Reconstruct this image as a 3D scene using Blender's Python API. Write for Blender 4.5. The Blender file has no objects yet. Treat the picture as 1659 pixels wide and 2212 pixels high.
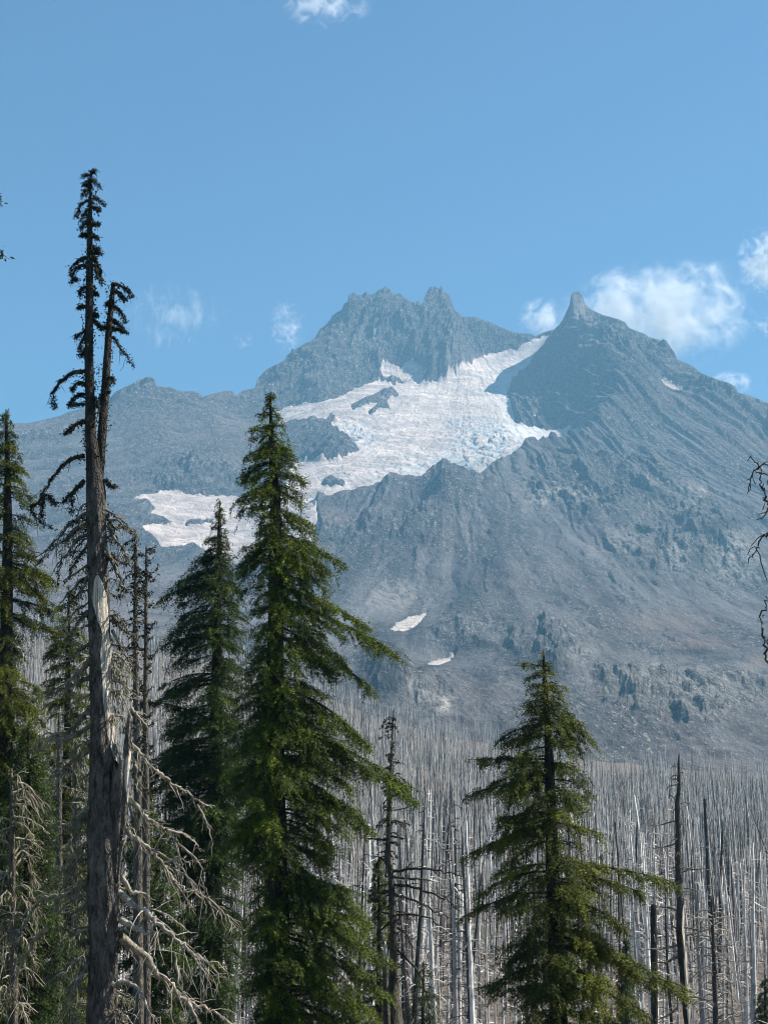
import bpy, math, random
import numpy as np
from math import radians, sin, cos, tan, pi

# ------------------------------------------------------------------ camera, sky, sun, exposure
S = bpy.context.scene
COL = S.collection
PITCH = 12.0
VFOV = 38.0
cam_d = bpy.data.cameras.new('camera'); cam = bpy.data.objects.new('camera', cam_d); COL.objects.link(cam)
cam.location = (0, 0, 0); cam.rotation_euler = (radians(90 + PITCH), 0, 0)
cam_d.sensor_fit = 'VERTICAL'; cam_d.angle = radians(VFOV)
cam_d.clip_start = 0.1; cam_d.clip_end = 60000
S.camera = cam
SUN_EL, SUN_AZ = 49.0, 80.0          # azimuth clockwise from +Y (the view direction)
w = bpy.data.worlds.new('World'); S.world = w; w.use_nodes = True
wn = w.node_tree
sky = wn.nodes.new('ShaderNodeTexSky'); sky.sky_type = 'NISHITA'; sky.sun_disc = False
sky.sun_elevation = radians(SUN_EL); sky.sun_rotation = radians(SUN_AZ)
sky.altitude = 1700; sky.air_density = 1.0; sky.dust_density = 0.3; sky.ozone_density = 3.0
bg = wn.nodes['Background']; bg.inputs['Strength'].default_value = 0.056
wmx = wn.nodes.new('ShaderNodeMix'); wmx.data_type = 'RGBA'; wmx.blend_type = 'MULTIPLY'; wmx.inputs[0].default_value = 1.0; wmx.inputs[7].default_value = (.76, 1.0, 1.05, 1)
wn.links.new(sky.outputs[0], wmx.inputs[6]); wn.links.new(wmx.outputs[2], bg.inputs[0])
sd = bpy.data.lights.new('sun', 'SUN'); sd.energy = 5.0; sd.angle = radians(0.5); sd.color = (1.0, 0.93, 0.82)
so = bpy.data.objects.new('sun', sd); COL.objects.link(so)
sv = (sin(radians(SUN_AZ)) * cos(radians(SUN_EL)), cos(radians(SUN_AZ)) * cos(radians(SUN_EL)), sin(radians(SUN_EL)))
from mathutils import Vector
so.rotation_euler = Vector(sv).to_track_quat('Z', 'Y').to_euler()
S.view_settings.view_transform = 'Standard'; S.view_settings.look = 'None'
S.view_settings.gamma = 1.0; S.view_settings.exposure = 1.42
S.render.engine = 'CYCLES'
S.cycles.use_denoising = True; S.cycles.filter_width = 1.05
S.cycles.max_bounces = 5; S.cycles.diffuse_bounces = 2; S.cycles.volume_bounces = 1
S.cycles.volume_step_rate = 1.0; S.cycles.volume_max_steps = 128
HAZE_DENSITY = 1.12e-4
HAZE_COLOR = (0.21, 0.455, 0.67)

# ------------------------------------------------------------------ helpers
W, H = 1659.0, 2212.0
F = (H / 2) / tan(radians(VFOV / 2))
CP, SP = cos(radians(PITCH)), sin(radians(PITCH))

def pt(px, py, Y):
    """World point seen at photo position (px, py) at horizontal distance Y."""
    cx = (px - W / 2) / F; cy = (H / 2 - py) / F
    dy = CP - cy * SP; dz = SP + cy * CP
    k = Y / dy
    return np.array([cx * k, Y, dz * k])

def project(x, y, z):
    d = y * CP + z * SP
    return W / 2 + F * x / d, H / 2 - F * (z * CP - y * SP) / d

def c1(x, y): return 497.7 + x * .4, 580.65 + y * .4
def c2(x, y): return 995.4 + x * .4, 580.65 + y * .4
def c3(x, y): return x * .3751, 331.8 + y * .3751
def c4(x, y): return x * .35, 1078.35 + y * .35
def c5(x, y): return x * .35, 1631.6 + y * .35
def c6(x, y): return 497.7 + x * .35, 1631.6 + y * .35
def c7(x, y): return 1078.4 + x * .35, 1631.6 + y * .35
def c8(x, y): return 995.4 + x * .4, 1078.35 + y * .4
def cE(x, y): return 1410.2 + x * .2625, 912.5 + y * .2625
def cS(x, y): return 530.9 + x * .3, 597.2 + y * .3
def cL(x, y): return 290.3 + x * .45, 1036.9 + y * .45
def cP(x, y): return 663.6 + x * .4, 1244.2 + y * .4

def _hash(ix, iy, seed):
    h = (ix.astype(np.int64) * 374761393 + iy.astype(np.int64) * 668265263 + seed * 1442695041) & 0x7fffffff
    h = ((h ^ (h >> 13)) * 1274126177) & 0x7fffffff
    h = h ^ (h >> 16)
    return (h & 0xffff) / 65536.0

def perlin(x, y, seed=0):
    x0 = np.floor(x); y0 = np.floor(y); fx = x - x0; fy = y - y0
    u = fx * fx * fx * (fx * (fx * 6 - 15) + 10); v = fy * fy * fy * (fy * (fy * 6 - 15) + 10)
    def g(ix, iy, dx, dy):
        a = _hash(ix, iy, seed) * 2 * pi
        return np.cos(a) * dx + np.sin(a) * dy
    n00 = g(x0, y0, fx, fy); n10 = g(x0 + 1, y0, fx - 1, fy)
    n01 = g(x0, y0 + 1, fx, fy - 1); n11 = g(x0 + 1, y0 + 1, fx - 1, fy - 1)
    return ((n00 * (1 - u) + n10 * u) * (1 - v) + (n01 * (1 - u) + n11 * u) * v) * 1.5

def fbm(x, y, octs, seed=0, gain=.5):
    s = 0; a = 1
    for i in range(octs):
        s = s + a * perlin(x * 2 ** i, y * 2 ** i, seed + i); a *= gain
    return s

def ridged(x, y, octs, seed=0, gain=.55):
    s = 0; a = 1; t = 0
    for i in range(octs):
        s = s + a * (1 - 2 * np.abs(perlin(x * 2 ** i, y * 2 ** i, seed + i))); t += a; a *= gain
    return s / t

def mesh_np(name, verts, quads=None, tris=None, attrs=None, smooth=True, matidx=None):
    verts = np.asarray(verts, np.float32).reshape(-1, 3)
    fl = []; sizes = []
    if quads is not None and len(quads): fl.append(np.asarray(quads, np.int32).ravel()); sizes.append(np.full(len(quads), 4, np.int32))
    if tris is not None and len(tris): fl.append(np.asarray(tris, np.int32).ravel()); sizes.append(np.full(len(tris), 3, np.int32))
    loops = np.concatenate(fl); sizes = np.concatenate(sizes)
    starts = np.concatenate([[0], np.cumsum(sizes)[:-1]]).astype(np.int32)
    me = bpy.data.meshes.new(name)
    me.vertices.add(len(verts)); me.vertices.foreach_set('co', verts.ravel())
    me.loops.add(len(loops)); me.loops.foreach_set('vertex_index', loops)
    me.polygons.add(len(sizes)); me.polygons.foreach_set('loop_start', starts)
    me.polygons.foreach_set('use_smooth', np.full(len(sizes), smooth))
    if matidx is not None: me.polygons.foreach_set('material_index', np.asarray(matidx, np.int32))
    for k, v in (attrs or {}).items():
        a = me.attributes.new(k, 'FLOAT', 'POINT'); a.data.foreach_set('value', np.asarray(v, np.float32).ravel())
    me.update(calc_edges=True)
    return me

def link(name, me, mats, parent=None, loc=None):
    o = bpy.data.objects.new(name, me); COL.objects.link(o)
    if me is not None and not len(me.materials):
        for m in (mats if isinstance(mats, (list, tuple)) else [mats]): me.materials.append(m)
    if parent is not None: o.parent = parent
    if loc is not None: o.location = loc
    return o

def tag(o, label=None, cat=None, group=None, kind=None):
    if label: o['label'] = label
    if cat: o['category'] = cat
    if group: o['group'] = group
    if kind: o['kind'] = kind
    return o

def empty(name, loc):
    o = bpy.data.objects.new(name, None); COL.objects.link(o); o.location = loc; o.empty_display_size = .2
    return o

class MB:
    """Collects tubes and leaf shapes; build() links them as ONE mesh object (local to an origin)."""
    def __init__(s): s.v = []; s.q = []; s.t = []; s.a = {}; s.n = 0
    def add(s, v, q=None, t=None, **attrs):
        v = np.asarray(v, float).reshape(-1, 3)
        if q is not None and len(q): s.q.append(np.asarray(q) + s.n)
        if t is not None and len(t): s.t.append(np.asarray(t) + s.n)
        for k, val in attrs.items(): s.a.setdefault(k, []).append((s.n, np.broadcast_to(np.asarray(val, float), (len(v),))))
        s.v.append(v); s.n += len(v)
    def tube(s, pts, rad, sides=6, cap=True, jit=0.0, rng=None, **attrs):
        P = np.asarray(pts, float); R = np.broadcast_to(np.asarray(rad, float), (len(P),))
        T = np.gradient(P, axis=0); T /= np.linalg.norm(T, axis=1)[:, None] + 1e-9
        ref = np.array([0.31, 0.95, 0.02]) if abs(T[0][2]) > .5 else np.array([0.05, 0.1, 1.0])
        A = np.cross(T, ref); A /= np.linalg.norm(A, axis=1)[:, None] + 1e-9
        B = np.cross(T, A)
        th = np.linspace(0, 2 * pi, sides, endpoint=False)
        ring = P[:, None, :] + R[:, None, None] * (A[:, None, :] * np.cos(th)[None, :, None] + B[:, None, :] * np.sin(th)[None, :, None])
        if jit and rng is not None:
            ring += (ring - P[:, None, :]) * rng.normal(0, jit, ring.shape[:2])[:, :, None]
        n = len(P); i = np.arange(n - 1)[:, None] * sides; j = np.arange(sides)[None, :]; k = (j + 1) % sides
        q = np.stack([i + j, i + k, i + k + sides, i + j + sides], -1).reshape(-1, 4)
        v = ring.reshape(-1, 3); t = None
        if cap:
            v = np.vstack([v, P[-1] + T[-1] * R[-1] * .5]); c = len(v) - 1; b = (n - 1) * sides
            t = [[b + jj, b + (jj + 1) % sides, c] for jj in range(sides)]
        s.add(v, q, t, **attrs)
        return ring
    def leaves(s, base, d, nrm, L, Wd, **attrs):
        """Diamond blades: base point, direction, normal, length, width (all arrays), slightly folded."""
        side = np.cross(d, nrm); side /= np.linalg.norm(side, axis=1)[:, None] + 1e-9
        nn = np.cross(side, d)
        m = base + d * (L * .45)[:, None]
        v = np.stack([base, m + side * (Wd * .5)[:, None] - nn * (Wd * .12)[:, None], base + d * L[:, None], m - side * (Wd * .5)[:, None] - nn * (Wd * .12)[:, None]], 1)
        n = len(base); q = np.arange(n * 4).reshape(n, 4)
        at = {k: np.repeat(np.broadcast_to(x, (n,)), 4) for k, x in attrs.items()}
        s.add(v.reshape(-1, 3), q, None, **at)
    def mesh(s, name, origin=(0, 0, 0), smooth=True):
        v = np.vstack(s.v) - np.asarray(origin)
        at = {}
        for k, lst in s.a.items():
            arr = np.zeros(s.n)
            for o, val in lst: arr[o:o + len(val)] = val
            at[k] = arr
        return mesh_np(name, v, np.vstack(s.q) if s.q else None, np.vstack(s.t) if s.t else None, at, smooth)
    def build(s, name, mat, parent=None, origin=(0, 0, 0), smooth=True):
        return link(name, s.mesh(name, origin, smooth), mat, parent)

def smooth_path(pts, n=None, seg=6):
    """Catmull-Rom through points."""
    P = np.asarray(pts, float)
    if len(P) == 2: P = np.vstack([P[0], P.mean(0), P[1]])
    Q = np.vstack([2 * P[0] - P[1], P, 2 * P[-1] - P[-2]])
    out = []
    for i in range(len(P) - 1):
        p0, p1, p2, p3 = Q[i:i + 4]
        for k in range(seg):
            t = k / seg
            out.append(.5 * ((2 * p1) + (-p0 + p2) * t + (2 * p0 - 5 * p1 + 4 * p2 - p3) * t * t + (-p0 + 3 * p1 - 3 * p2 + p3) * t ** 3))
    out.append(P[-1])
    return np.array(out)

# ------------------------------------------------------------------ materials
class NT:
    def __init__(s, name):
        s.m = bpy.data.materials.new(name); s.m.use_nodes = True; s.t = s.m.node_tree; s.t.nodes.clear()
        s.out = s.n('ShaderNodeOutputMaterial')
    def n(s, typ, **kw):
        nd = s.t.nodes.new(typ)
        for k, v in kw.items(): setattr(nd, k, v)
        return nd
    def set(s, sock, v):
        if isinstance(v, bpy.types.NodeSocket): s.t.links.new(v, sock)
        else:
            if hasattr(sock, 'default_value') and isinstance(v, (tuple, list)) and len(v) == 3 and sock.type == 'RGBA': v = (*v, 1)
            sock.default_value = v
    def coord(s, scale=(1, 1, 1), rot=(0, 0, 0), kind='Object'):
        tc = s.n('ShaderNodeTexCoord'); mp = s.n('ShaderNodeMapping')
        s.t.links.new(tc.outputs[kind], mp.inputs[0]); mp.inputs['Scale'].default_value = scale; mp.inputs['Rotation'].default_value = rot
        return mp.outputs[0]
    def noise(s, vec, scale, detail=5, rough=.55, dist=0.0):
        nd = s.n('ShaderNodeTexNoise'); s.set(nd.inputs['Vector'], vec); nd.inputs['Scale'].default_value = scale
        nd.inputs['Detail'].default_value = detail; nd.inputs['Roughness'].default_value = rough; nd.inputs['Distortion'].default_value = dist
        return nd.outputs['Fac']
    def voro(s, vec, scale, feature='F1'):
        nd = s.n('ShaderNodeTexVoronoi', feature=feature); s.set(nd.inputs['Vector'], vec); nd.inputs['Scale'].default_value = scale
        return nd.outputs['Distance']
    def ramp(s, fac, stops):
        nd = s.n('ShaderNodeValToRGB'); s.set(nd.inputs[0], fac); e = nd.color_ramp.elements
        while len(e) < len(stops): e.new(.5)
        for el, (p, c) in zip(e, stops):
            el.position = p; el.color = (*c, 1) if isinstance(c, (tuple, list)) else (c, c, c, 1)
        return nd.outputs[0]
    def mix(s, fac, a, b, mode='MIX'):
        nd = s.n('ShaderNodeMix', data_type='RGBA', blend_type=mode)
        s.set(nd.inputs[0], fac); s.set(nd.inputs[6], a); s.set(nd.inputs[7], b)
        return nd.outputs[2]
    def math(s, op, a, b=0.0, clamp=False):
        nd = s.n('ShaderNodeMath', operation=op, use_clamp=clamp); s.set(nd.inputs[0], a); s.set(nd.inputs[1], b)
        return nd.outputs[0]
    def attr(s, name):
        return s.n('ShaderNodeAttribute', attribute_name=name).outputs['Fac']
    def objrand(s): return s.n('ShaderNodeObjectInfo').outputs['Random']
    def bump(s, h, strength, dist):
        nd = s.n('ShaderNodeBump'); s.set(nd.inputs['Height'], h); nd.inputs['Strength'].default_value = strength; nd.inputs['Distance'].default_value = dist
        return nd.outputs[0]
    def bsdf(s, col, rough=.9, normal=None, spec=.15, trans=None):
        p = s.n('ShaderNodeBsdfPrincipled'); s.set(p.inputs['Base Color'], col); s.set(p.inputs['Roughness'], rough)
        p.inputs['Specular IOR Level'].default_value = spec
        if normal is not None: s.set(p.inputs['Normal'], normal)
        sh = p.outputs[0]
        if trans is not None:
            tr = s.n('ShaderNodeBsdfTranslucent'); s.set(tr.inputs[0], trans[1]); mx = s.n('ShaderNodeMixShader')
            mx.inputs[0].default_value = trans[0]; s.t.links.new(sh, mx.inputs[1]); s.t.links.new(tr.outputs[0], mx.inputs[2]); sh = mx.outputs[0]
        s.t.links.new(sh, s.out.inputs[0]); return s.m

def mat_rock():
    n = NT('volcanic_rock'); P = n.coord((1, .42, .8))
    big = n.noise(P, .004, 4); mid = n.noise(P, .016, 6, .62); fine = n.noise(P, .07, 6, .7); vf = n.noise(P, .2, 4, .7)
    cl = n.attr('cliff'); st = n.attr('streak')
    c = n.mix(n.ramp(big, [(.35, 0.), (.65, 1.)]), (.165, .152, .152), (.205, .172, .160))
    c = n.mix(n.ramp(n.math('ADD', st, n.math('MULTIPLY', n.math('SUBTRACT', mid, .5), .5)), [(.35, 0.), (.75, 1.)]), c, (.285, .26, .25))
    c = n.mix(n.ramp(st, [(.18, .8), (.44, 0.)]), c, (.085, .08, .082))
    c = n.mix(1.0, c, (.385, .405, .435), 'MULTIPLY')
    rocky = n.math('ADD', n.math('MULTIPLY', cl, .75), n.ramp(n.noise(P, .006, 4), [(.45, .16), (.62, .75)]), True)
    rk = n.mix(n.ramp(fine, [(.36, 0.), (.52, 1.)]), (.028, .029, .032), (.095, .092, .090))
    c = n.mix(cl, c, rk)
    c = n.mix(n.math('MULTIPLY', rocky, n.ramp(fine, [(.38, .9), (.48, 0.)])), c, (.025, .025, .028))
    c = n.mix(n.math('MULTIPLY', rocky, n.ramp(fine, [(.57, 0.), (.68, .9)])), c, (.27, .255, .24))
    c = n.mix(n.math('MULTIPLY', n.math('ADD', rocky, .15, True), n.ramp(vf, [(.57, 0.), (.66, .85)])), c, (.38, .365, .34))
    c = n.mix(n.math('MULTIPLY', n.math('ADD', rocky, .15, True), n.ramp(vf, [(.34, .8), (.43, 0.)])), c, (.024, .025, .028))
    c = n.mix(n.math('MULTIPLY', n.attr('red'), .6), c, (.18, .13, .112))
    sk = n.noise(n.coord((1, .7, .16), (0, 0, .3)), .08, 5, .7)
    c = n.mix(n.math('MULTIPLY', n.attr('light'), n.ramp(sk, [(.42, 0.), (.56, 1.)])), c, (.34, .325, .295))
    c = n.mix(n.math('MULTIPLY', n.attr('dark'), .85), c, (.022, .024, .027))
    h = n.math('MULTIPLY', n.math('ADD', fine, n.math('MULTIPLY', vf, .45)), n.math('ADD', rocky, .25))
    return n.bsdf(c, .95, n.bump(h, 1.0, 18.0), .05)

def mat_ice():
    n = NT('glacier_ice'); P = n.coord((1, .5, .9))
    ad = n.attr('dirt_shade'); cv = n.attr('crev')
    band = n.noise(n.coord((.42, .5, .9), (0, 0, radians(14))), .022, 7, .66, 1.4)
    fine = n.noise(P, .06, 7, .72, .5)
    c = n.mix(n.ramp(band, [(.40, 0.), (.55, 1.)]), (.57, .485, .44), (.34, .285, .265))
    c = n.mix(n.ramp(fine, [(.53, 0.), (.64, .7)]), c, (.24, .222, .222))
    c = n.mix(n.ramp(band, [(.57, 0.), (.62, .85), (.66, .2)]), c, (.24, .225, .22))
    c = n.mix(n.math('MULTIPLY', ad, n.ramp(band, [(.3, .25), (.56, .95)])), c, (.36, .31, .295))
    c = n.mix(n.math('MULTIPLY', n.attr('shade_lift'), .85), c, (.64, .63, .62))  # paler ice colour that offsets the cast shadow
    c = n.mix(n.math('MULTIPLY', n.attr('strip'), n.ramp(fine, [(.3, .5), (.55, 1.)])), c, (.22, .20, .20))
    c = n.mix(cv, c, (.20, .27, .32))
    return n.bsdf(c, .7, n.bump(fine, .9, 8.0), .2)

def mat_snow():
    n = NT('old_snow'); P = n.coord()
    f = n.noise(P, .12, 5, .7)
    c = n.mix(n.ramp(f, [(.4, 0.), (.6, 1.)]), (.44, .385, .35), (.24, .205, .185))
    return n.bsdf(c, .7, n.bump(f, .5, 3.0), .2)

def mat_ground():
    n = NT('burned_forest_floor'); P = n.coord()
    a = n.noise(P, .03, 6, .6); b = n.noise(P, .5, 6, .7)
    c = n.mix(a, (.075, .058, .048), (.14, .115, .10))
    c = n.mix(n.ramp(b, [(.5, 0.), (.65, .8)]), c, (.24, .22, .20))
    c = n.mix(n.ramp(n.noise(P, .12, 4), [(.56, 0.), (.66, .6)]), c, (.055, .075, .03))
    return n.bsdf(c, .95, n.bump(b, .8, .5), .05)

def mat_bark(name, dark, light, lichen=(.20, .21, .14), lich=.3, bare=True, scale=1.0, char=None):
    n = NT(name)
    V = n.coord((9 * scale, 9 * scale, 3.2 * scale)); P = n.coord()
    f = n.noise(V, 1.0, 6, .65, .4); g = n.noise(P, 3.0 * scale, 5, .6)
    ds = n.n('ShaderNodeVectorMath', operation='MULTIPLY_ADD'); wn_ = n.n('ShaderNodeTexNoise'); n.set(wn_.inputs['Vector'], P); wn_.inputs['Scale'].default_value = 3.0; wn_.inputs['Detail'].default_value = 4
    n.set(ds.inputs[0], wn_.outputs['Color']); ds.inputs[1].default_value = (3.4, 3.4, 2.6); n.set(ds.inputs[2], n.coord((13 * scale, 13 * scale, 4.2 * scale)))
    plate = n.voro(ds.outputs[0], 1.0, 'DISTANCE_TO_EDGE')
    c = n.mix(n.ramp(f, [(.38, 0.), (.62, 1.)]), dark, light)
    c = n.mix(n.ramp(n.noise(P, 1.1, 4, .6), [(.42, .0), (.62, .55)]), c, tuple(x * .55 for x in light))
    c = n.mix(n.ramp(plate, [(.0, .22), (.09, 0.)]), c, tuple(x * .4 for x in dark))
    c = n.mix(n.math('MULTIPLY', n.ramp(g, [(.52, 0.), (.66, 1.)]), lich), c, lichen)
    if char is not None: c = n.mix(n.math('MULTIPLY', n.attr('char'), n.ramp(g, [(.3, .6), (.6, 1.)])), c, (.02, .019, .018))  # charring on burned trunks; painted silhouette dark on the forked snag
    h = n.math('ADD', f, n.math('MULTIPLY', n.ramp(plate, [(0, 0.), (.22, 1.)]), .35))
    if bare:
        gr = n.noise(n.coord((26, 26, .7)), 1.0, 5, .6)
        wood = n.ramp(gr, [(.34, (.10, .085, .07)), (.42, (.34, .29, .23)), (.55, (.52, .47, .39)), (.72, (.66, .61, .53))])
        bm = n.ramp(n.math('ADD', n.attr('bare'), n.math('MULTIPLY', n.math('SUBTRACT', g, .5), .7)), [(.44, 0.), (.58, 1.)])
        c = n.mix(bm, c, wood)
        h = n.math('MULTIPLY', h, n.math('SUBTRACT', 1.0, n.math('MULTIPLY', bm, .85)))
    return n.bsdf(c, .9, n.bump(h, 1.0, .08), .1)

def mat_wood(name, dark, mid, light, scale=1.0):
    n = NT(name)
    f = n.noise(n.coord((6 * scale, 6 * scale, 6 * scale)), 1.0, 5, .65)
    c = n.ramp(n.math('ADD', f, n.math('MULTIPLY', n.math('SUBTRACT', n.attr('tone'), .5), .35)), [(.3, dark), (.5, mid), (.72, light)])
    return n.bsdf(c, .9, n.bump(f, .8, .02), .1)

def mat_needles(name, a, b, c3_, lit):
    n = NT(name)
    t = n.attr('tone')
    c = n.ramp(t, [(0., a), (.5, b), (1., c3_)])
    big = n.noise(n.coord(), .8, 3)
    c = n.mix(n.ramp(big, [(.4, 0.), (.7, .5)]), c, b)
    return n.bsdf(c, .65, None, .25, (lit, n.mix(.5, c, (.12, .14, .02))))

def mat_snag():
    n = NT('weathered_snag_wood'); P = n.coord((1, 1, .25))
    f = n.noise(P, 1.6, 5, .65); r = n.attr('tone')
    rr = n.math('FRACT', n.math('ADD', r, n.math('MULTIPLY', n.objrand(), 1.0)))
    c = n.ramp(rr, [(.0, (.022, .020, .019)), (.20, (.045, .041, .037)), (.28, (.15, .135, .125)), (.42, (.36, .335, .31)), (.7, (.56, .53, .49)), (1., (.80, .77, .72))])
    c = n.mix(n.ramp(f, [(.48, .0), (.60, .6)]), c, (.045, .040, .037))
    return n.bsdf(c, .9, None, .1)

M = dict(
    rock=mat_rock(), ice=mat_ice(), snow=mat_snow(), ground=mat_ground(), snag=mat_snag(),
    bark=mat_bark('grey_fissured_bark', (.026, .023, .020), (.165, .146, .128), (.20, .19, .145), .45, True, 1.0, True),
    hembark=mat_bark('dark_hemlock_bark', (.014, .012, .010), (.052, .044, .036), (.085, .085, .055), .3, False),
    mossbark=mat_bark('mossy_bark', (.05, .044, .038), (.17, .15, .125), (.17, .17, .09), .6, False),
    charbark=mat_bark('charred_bark', (.05, .044, .04), (.20, .18, .155), (.26, .25, .2), .2, True, 1.0, True),
    limb=mat_wood('lichened_dead_limb', (.045, .040, .033), (.13, .115, .09), (.30, .28, .215)),
    darklimb=mat_wood('dark_dead_limb', (.016, .014, .012), (.04, .035, .029), (.10, .088, .07)),
    palelimb=mat_wood('bleached_limb', (.09, .078, .062), (.25, .22, .175), (.48, .44, .36)),
    lichen=mat_wood('hanging_lichen', (.045, .045, .020), (.12, .12, .06), (.25, .245, .14)),
    darklichen=mat_wood('dark_lichen_tufts', (.012, .013, .008), (.030, .031, .020), (.075, .075, .045)),
    twig=mat_wood('thin_twig_wood', (.03, .026, .02), (.07, .058, .045), (.14, .12, .095)),
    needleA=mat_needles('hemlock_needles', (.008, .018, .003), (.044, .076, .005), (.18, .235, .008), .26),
    needleB=mat_needles('shaded_hemlock_needles', (.006, .015, .005), (.022, .052, .008), (.095, .142, .010), .22),  # blue-green needles, with the shade of neighbouring trees put into the colour
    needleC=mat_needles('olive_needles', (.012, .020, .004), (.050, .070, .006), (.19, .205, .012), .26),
)

# ------------------------------------------------------------------ the terrain: one height field, fitted through surveyed points
SKY_Y = ([-700, -400, 0, 330, 515, 640, 830, 980, 1140, 1200, 1247, 1360, 1460, 1660, 2100, 2500],
         [3700, 3900, 4250, 4550, 4900, 5050, 5200, 5200, 5300, 5100, 4900, 4850, 4700, 4350, 3900, 3700])
skyline = [(-900, 1090), (-400, 985), (-120, 930), (0, 917), (40, 914), (62, 914), (100, 906), (137, 896), (150, 889), (165, 886), (200, 875), (240, 858), (250, 846), (262, 840)]
skyline += [c3(*p) for p in [(720, 1345), (760, 1328), (790, 1310), (800, 1298), (815, 1300), (850, 1284), (880, 1290), (898, 1310), (905, 1340), (980, 1345), (1050, 1370), (1120, 1368), (1150, 1378), (1172, 1405), (1180, 1395), (1240, 1380), (1300, 1365), (1340, 1368), (1362, 1395), (1400, 1365), (1470, 1350)]]
skyline += [cS(*p) for p in [(85, 740), (105, 715), (150, 670), (190, 648), (230, 630), (262, 612), (290, 590), (300, 565), (328, 545), (334, 512), (342, 522), (350, 526), (380, 512), (430, 480), (470, 465), (500, 440), (520, 405), (540, 372), (552, 370), (580, 345), (612, 305), (620, 285), (650, 262), (690, 240), (697, 222), (710, 195), (735, 180), (740, 132), (758, 128), (775, 112), (798, 125), (805, 135), (840, 132), (862, 110), (870, 108), (882, 128), (910, 128), (940, 115), (955, 95), (985, 90), (998, 70), (1010, 70), (1020, 85), (1045, 92), (1055, 112), (1062, 132), (1085, 122), (1115, 122), (1128, 145), (1150, 155), (1165, 168), (1195, 180), (1228, 190), (1238, 170), (1250, 182), (1272, 202), (1282, 170), (1300, 115), (1318, 92), (1325, 70), (1356, 82), (1364, 60), (1376, 80), (1398, 92), (1405, 58), (1412, 62), (1417, 108), (1440, 112), (1460, 130), (1475, 160), (1490, 212), (1500, 240), (1535, 265), (1560, 290)]]
skyline += [c2(*p) for p in [(80, 258), (110, 272), (150, 285), (230, 322), (300, 345), (370, 350), (408, 365), (425, 350), (440, 345), (480, 332), (500, 330), (530, 300), (548, 275), (560, 250), (585, 195), (590, 165), (592, 148), (602, 130), (612, 124), (640, 124), (655, 145), (662, 165), (668, 190), (700, 218), (735, 235), (770, 250), (850, 272), (885, 288), (905, 318), (960, 340), (995, 352), (1010, 368), (1060, 380), (1078, 388), (1090, 378), (1108, 388), (1125, 415), (1150, 450), (1168, 490), (1240, 520), (1300, 565), (1390, 600), (1450, 618), (1485, 640), (1494, 668), (1560, 685), (1610, 705), (1659, 725)]]
skyline += [(1760, 930), (2100, 1060), (2500, 1150)]
skx = np.array([p[0] for p in skyline]); sky_y = np.array([p[1] for p in skyline])
o_ = np.argsort(skx, kind='stable'); skx = skx[o_]; sky_y = sky_y[o_]
skx = skx + np.arange(len(skx)) * 1e-4
def ridgeY(px): return np.interp(px, *SKY_Y)

crest = [(666, 1089, 3450), (738, 1093, 3480), (770, 1083, 3480), (810, 1067, 3480), (850, 1067, 3480), (890, 1081, 3500), (926, 1075, 3500), (966, 1063, 3520), (1002, 1069, 3560), (1058, 1033, 3700), (1098, 1007, 3800), (1138, 975, 3900), (1167, 959, 3980), (1203, 951, 4060), (1247, 947, 4150)]
cp = []
for x in list(range(-880, 2500, 60)):
    y = float(np.interp(x, skx, sky_y)); Y = float(ridgeY(x)); p = pt(x, y, Y); cp.append(p)
    q = p * (Y + 380) / Y; q[2] = p[2] - 200; cp.append(q)
    q = p * (Y + 1300) / Y; q[2] = p[2] - 750; cp.append(q)
for x in (751, 831, 905, 940, 975, 1247, 1238, 1258, 1275, 318):
    cp.append(pt(x, float(np.interp(x, skx, sky_y)), float(ridgeY(x))))
for (x, y, Y) in crest:
    cp.append(pt(x, y, Y)); cp.append(pt(x, y + 9, Y + 110)); cp.append(pt(x, y + 22, Y - 110))
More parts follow.
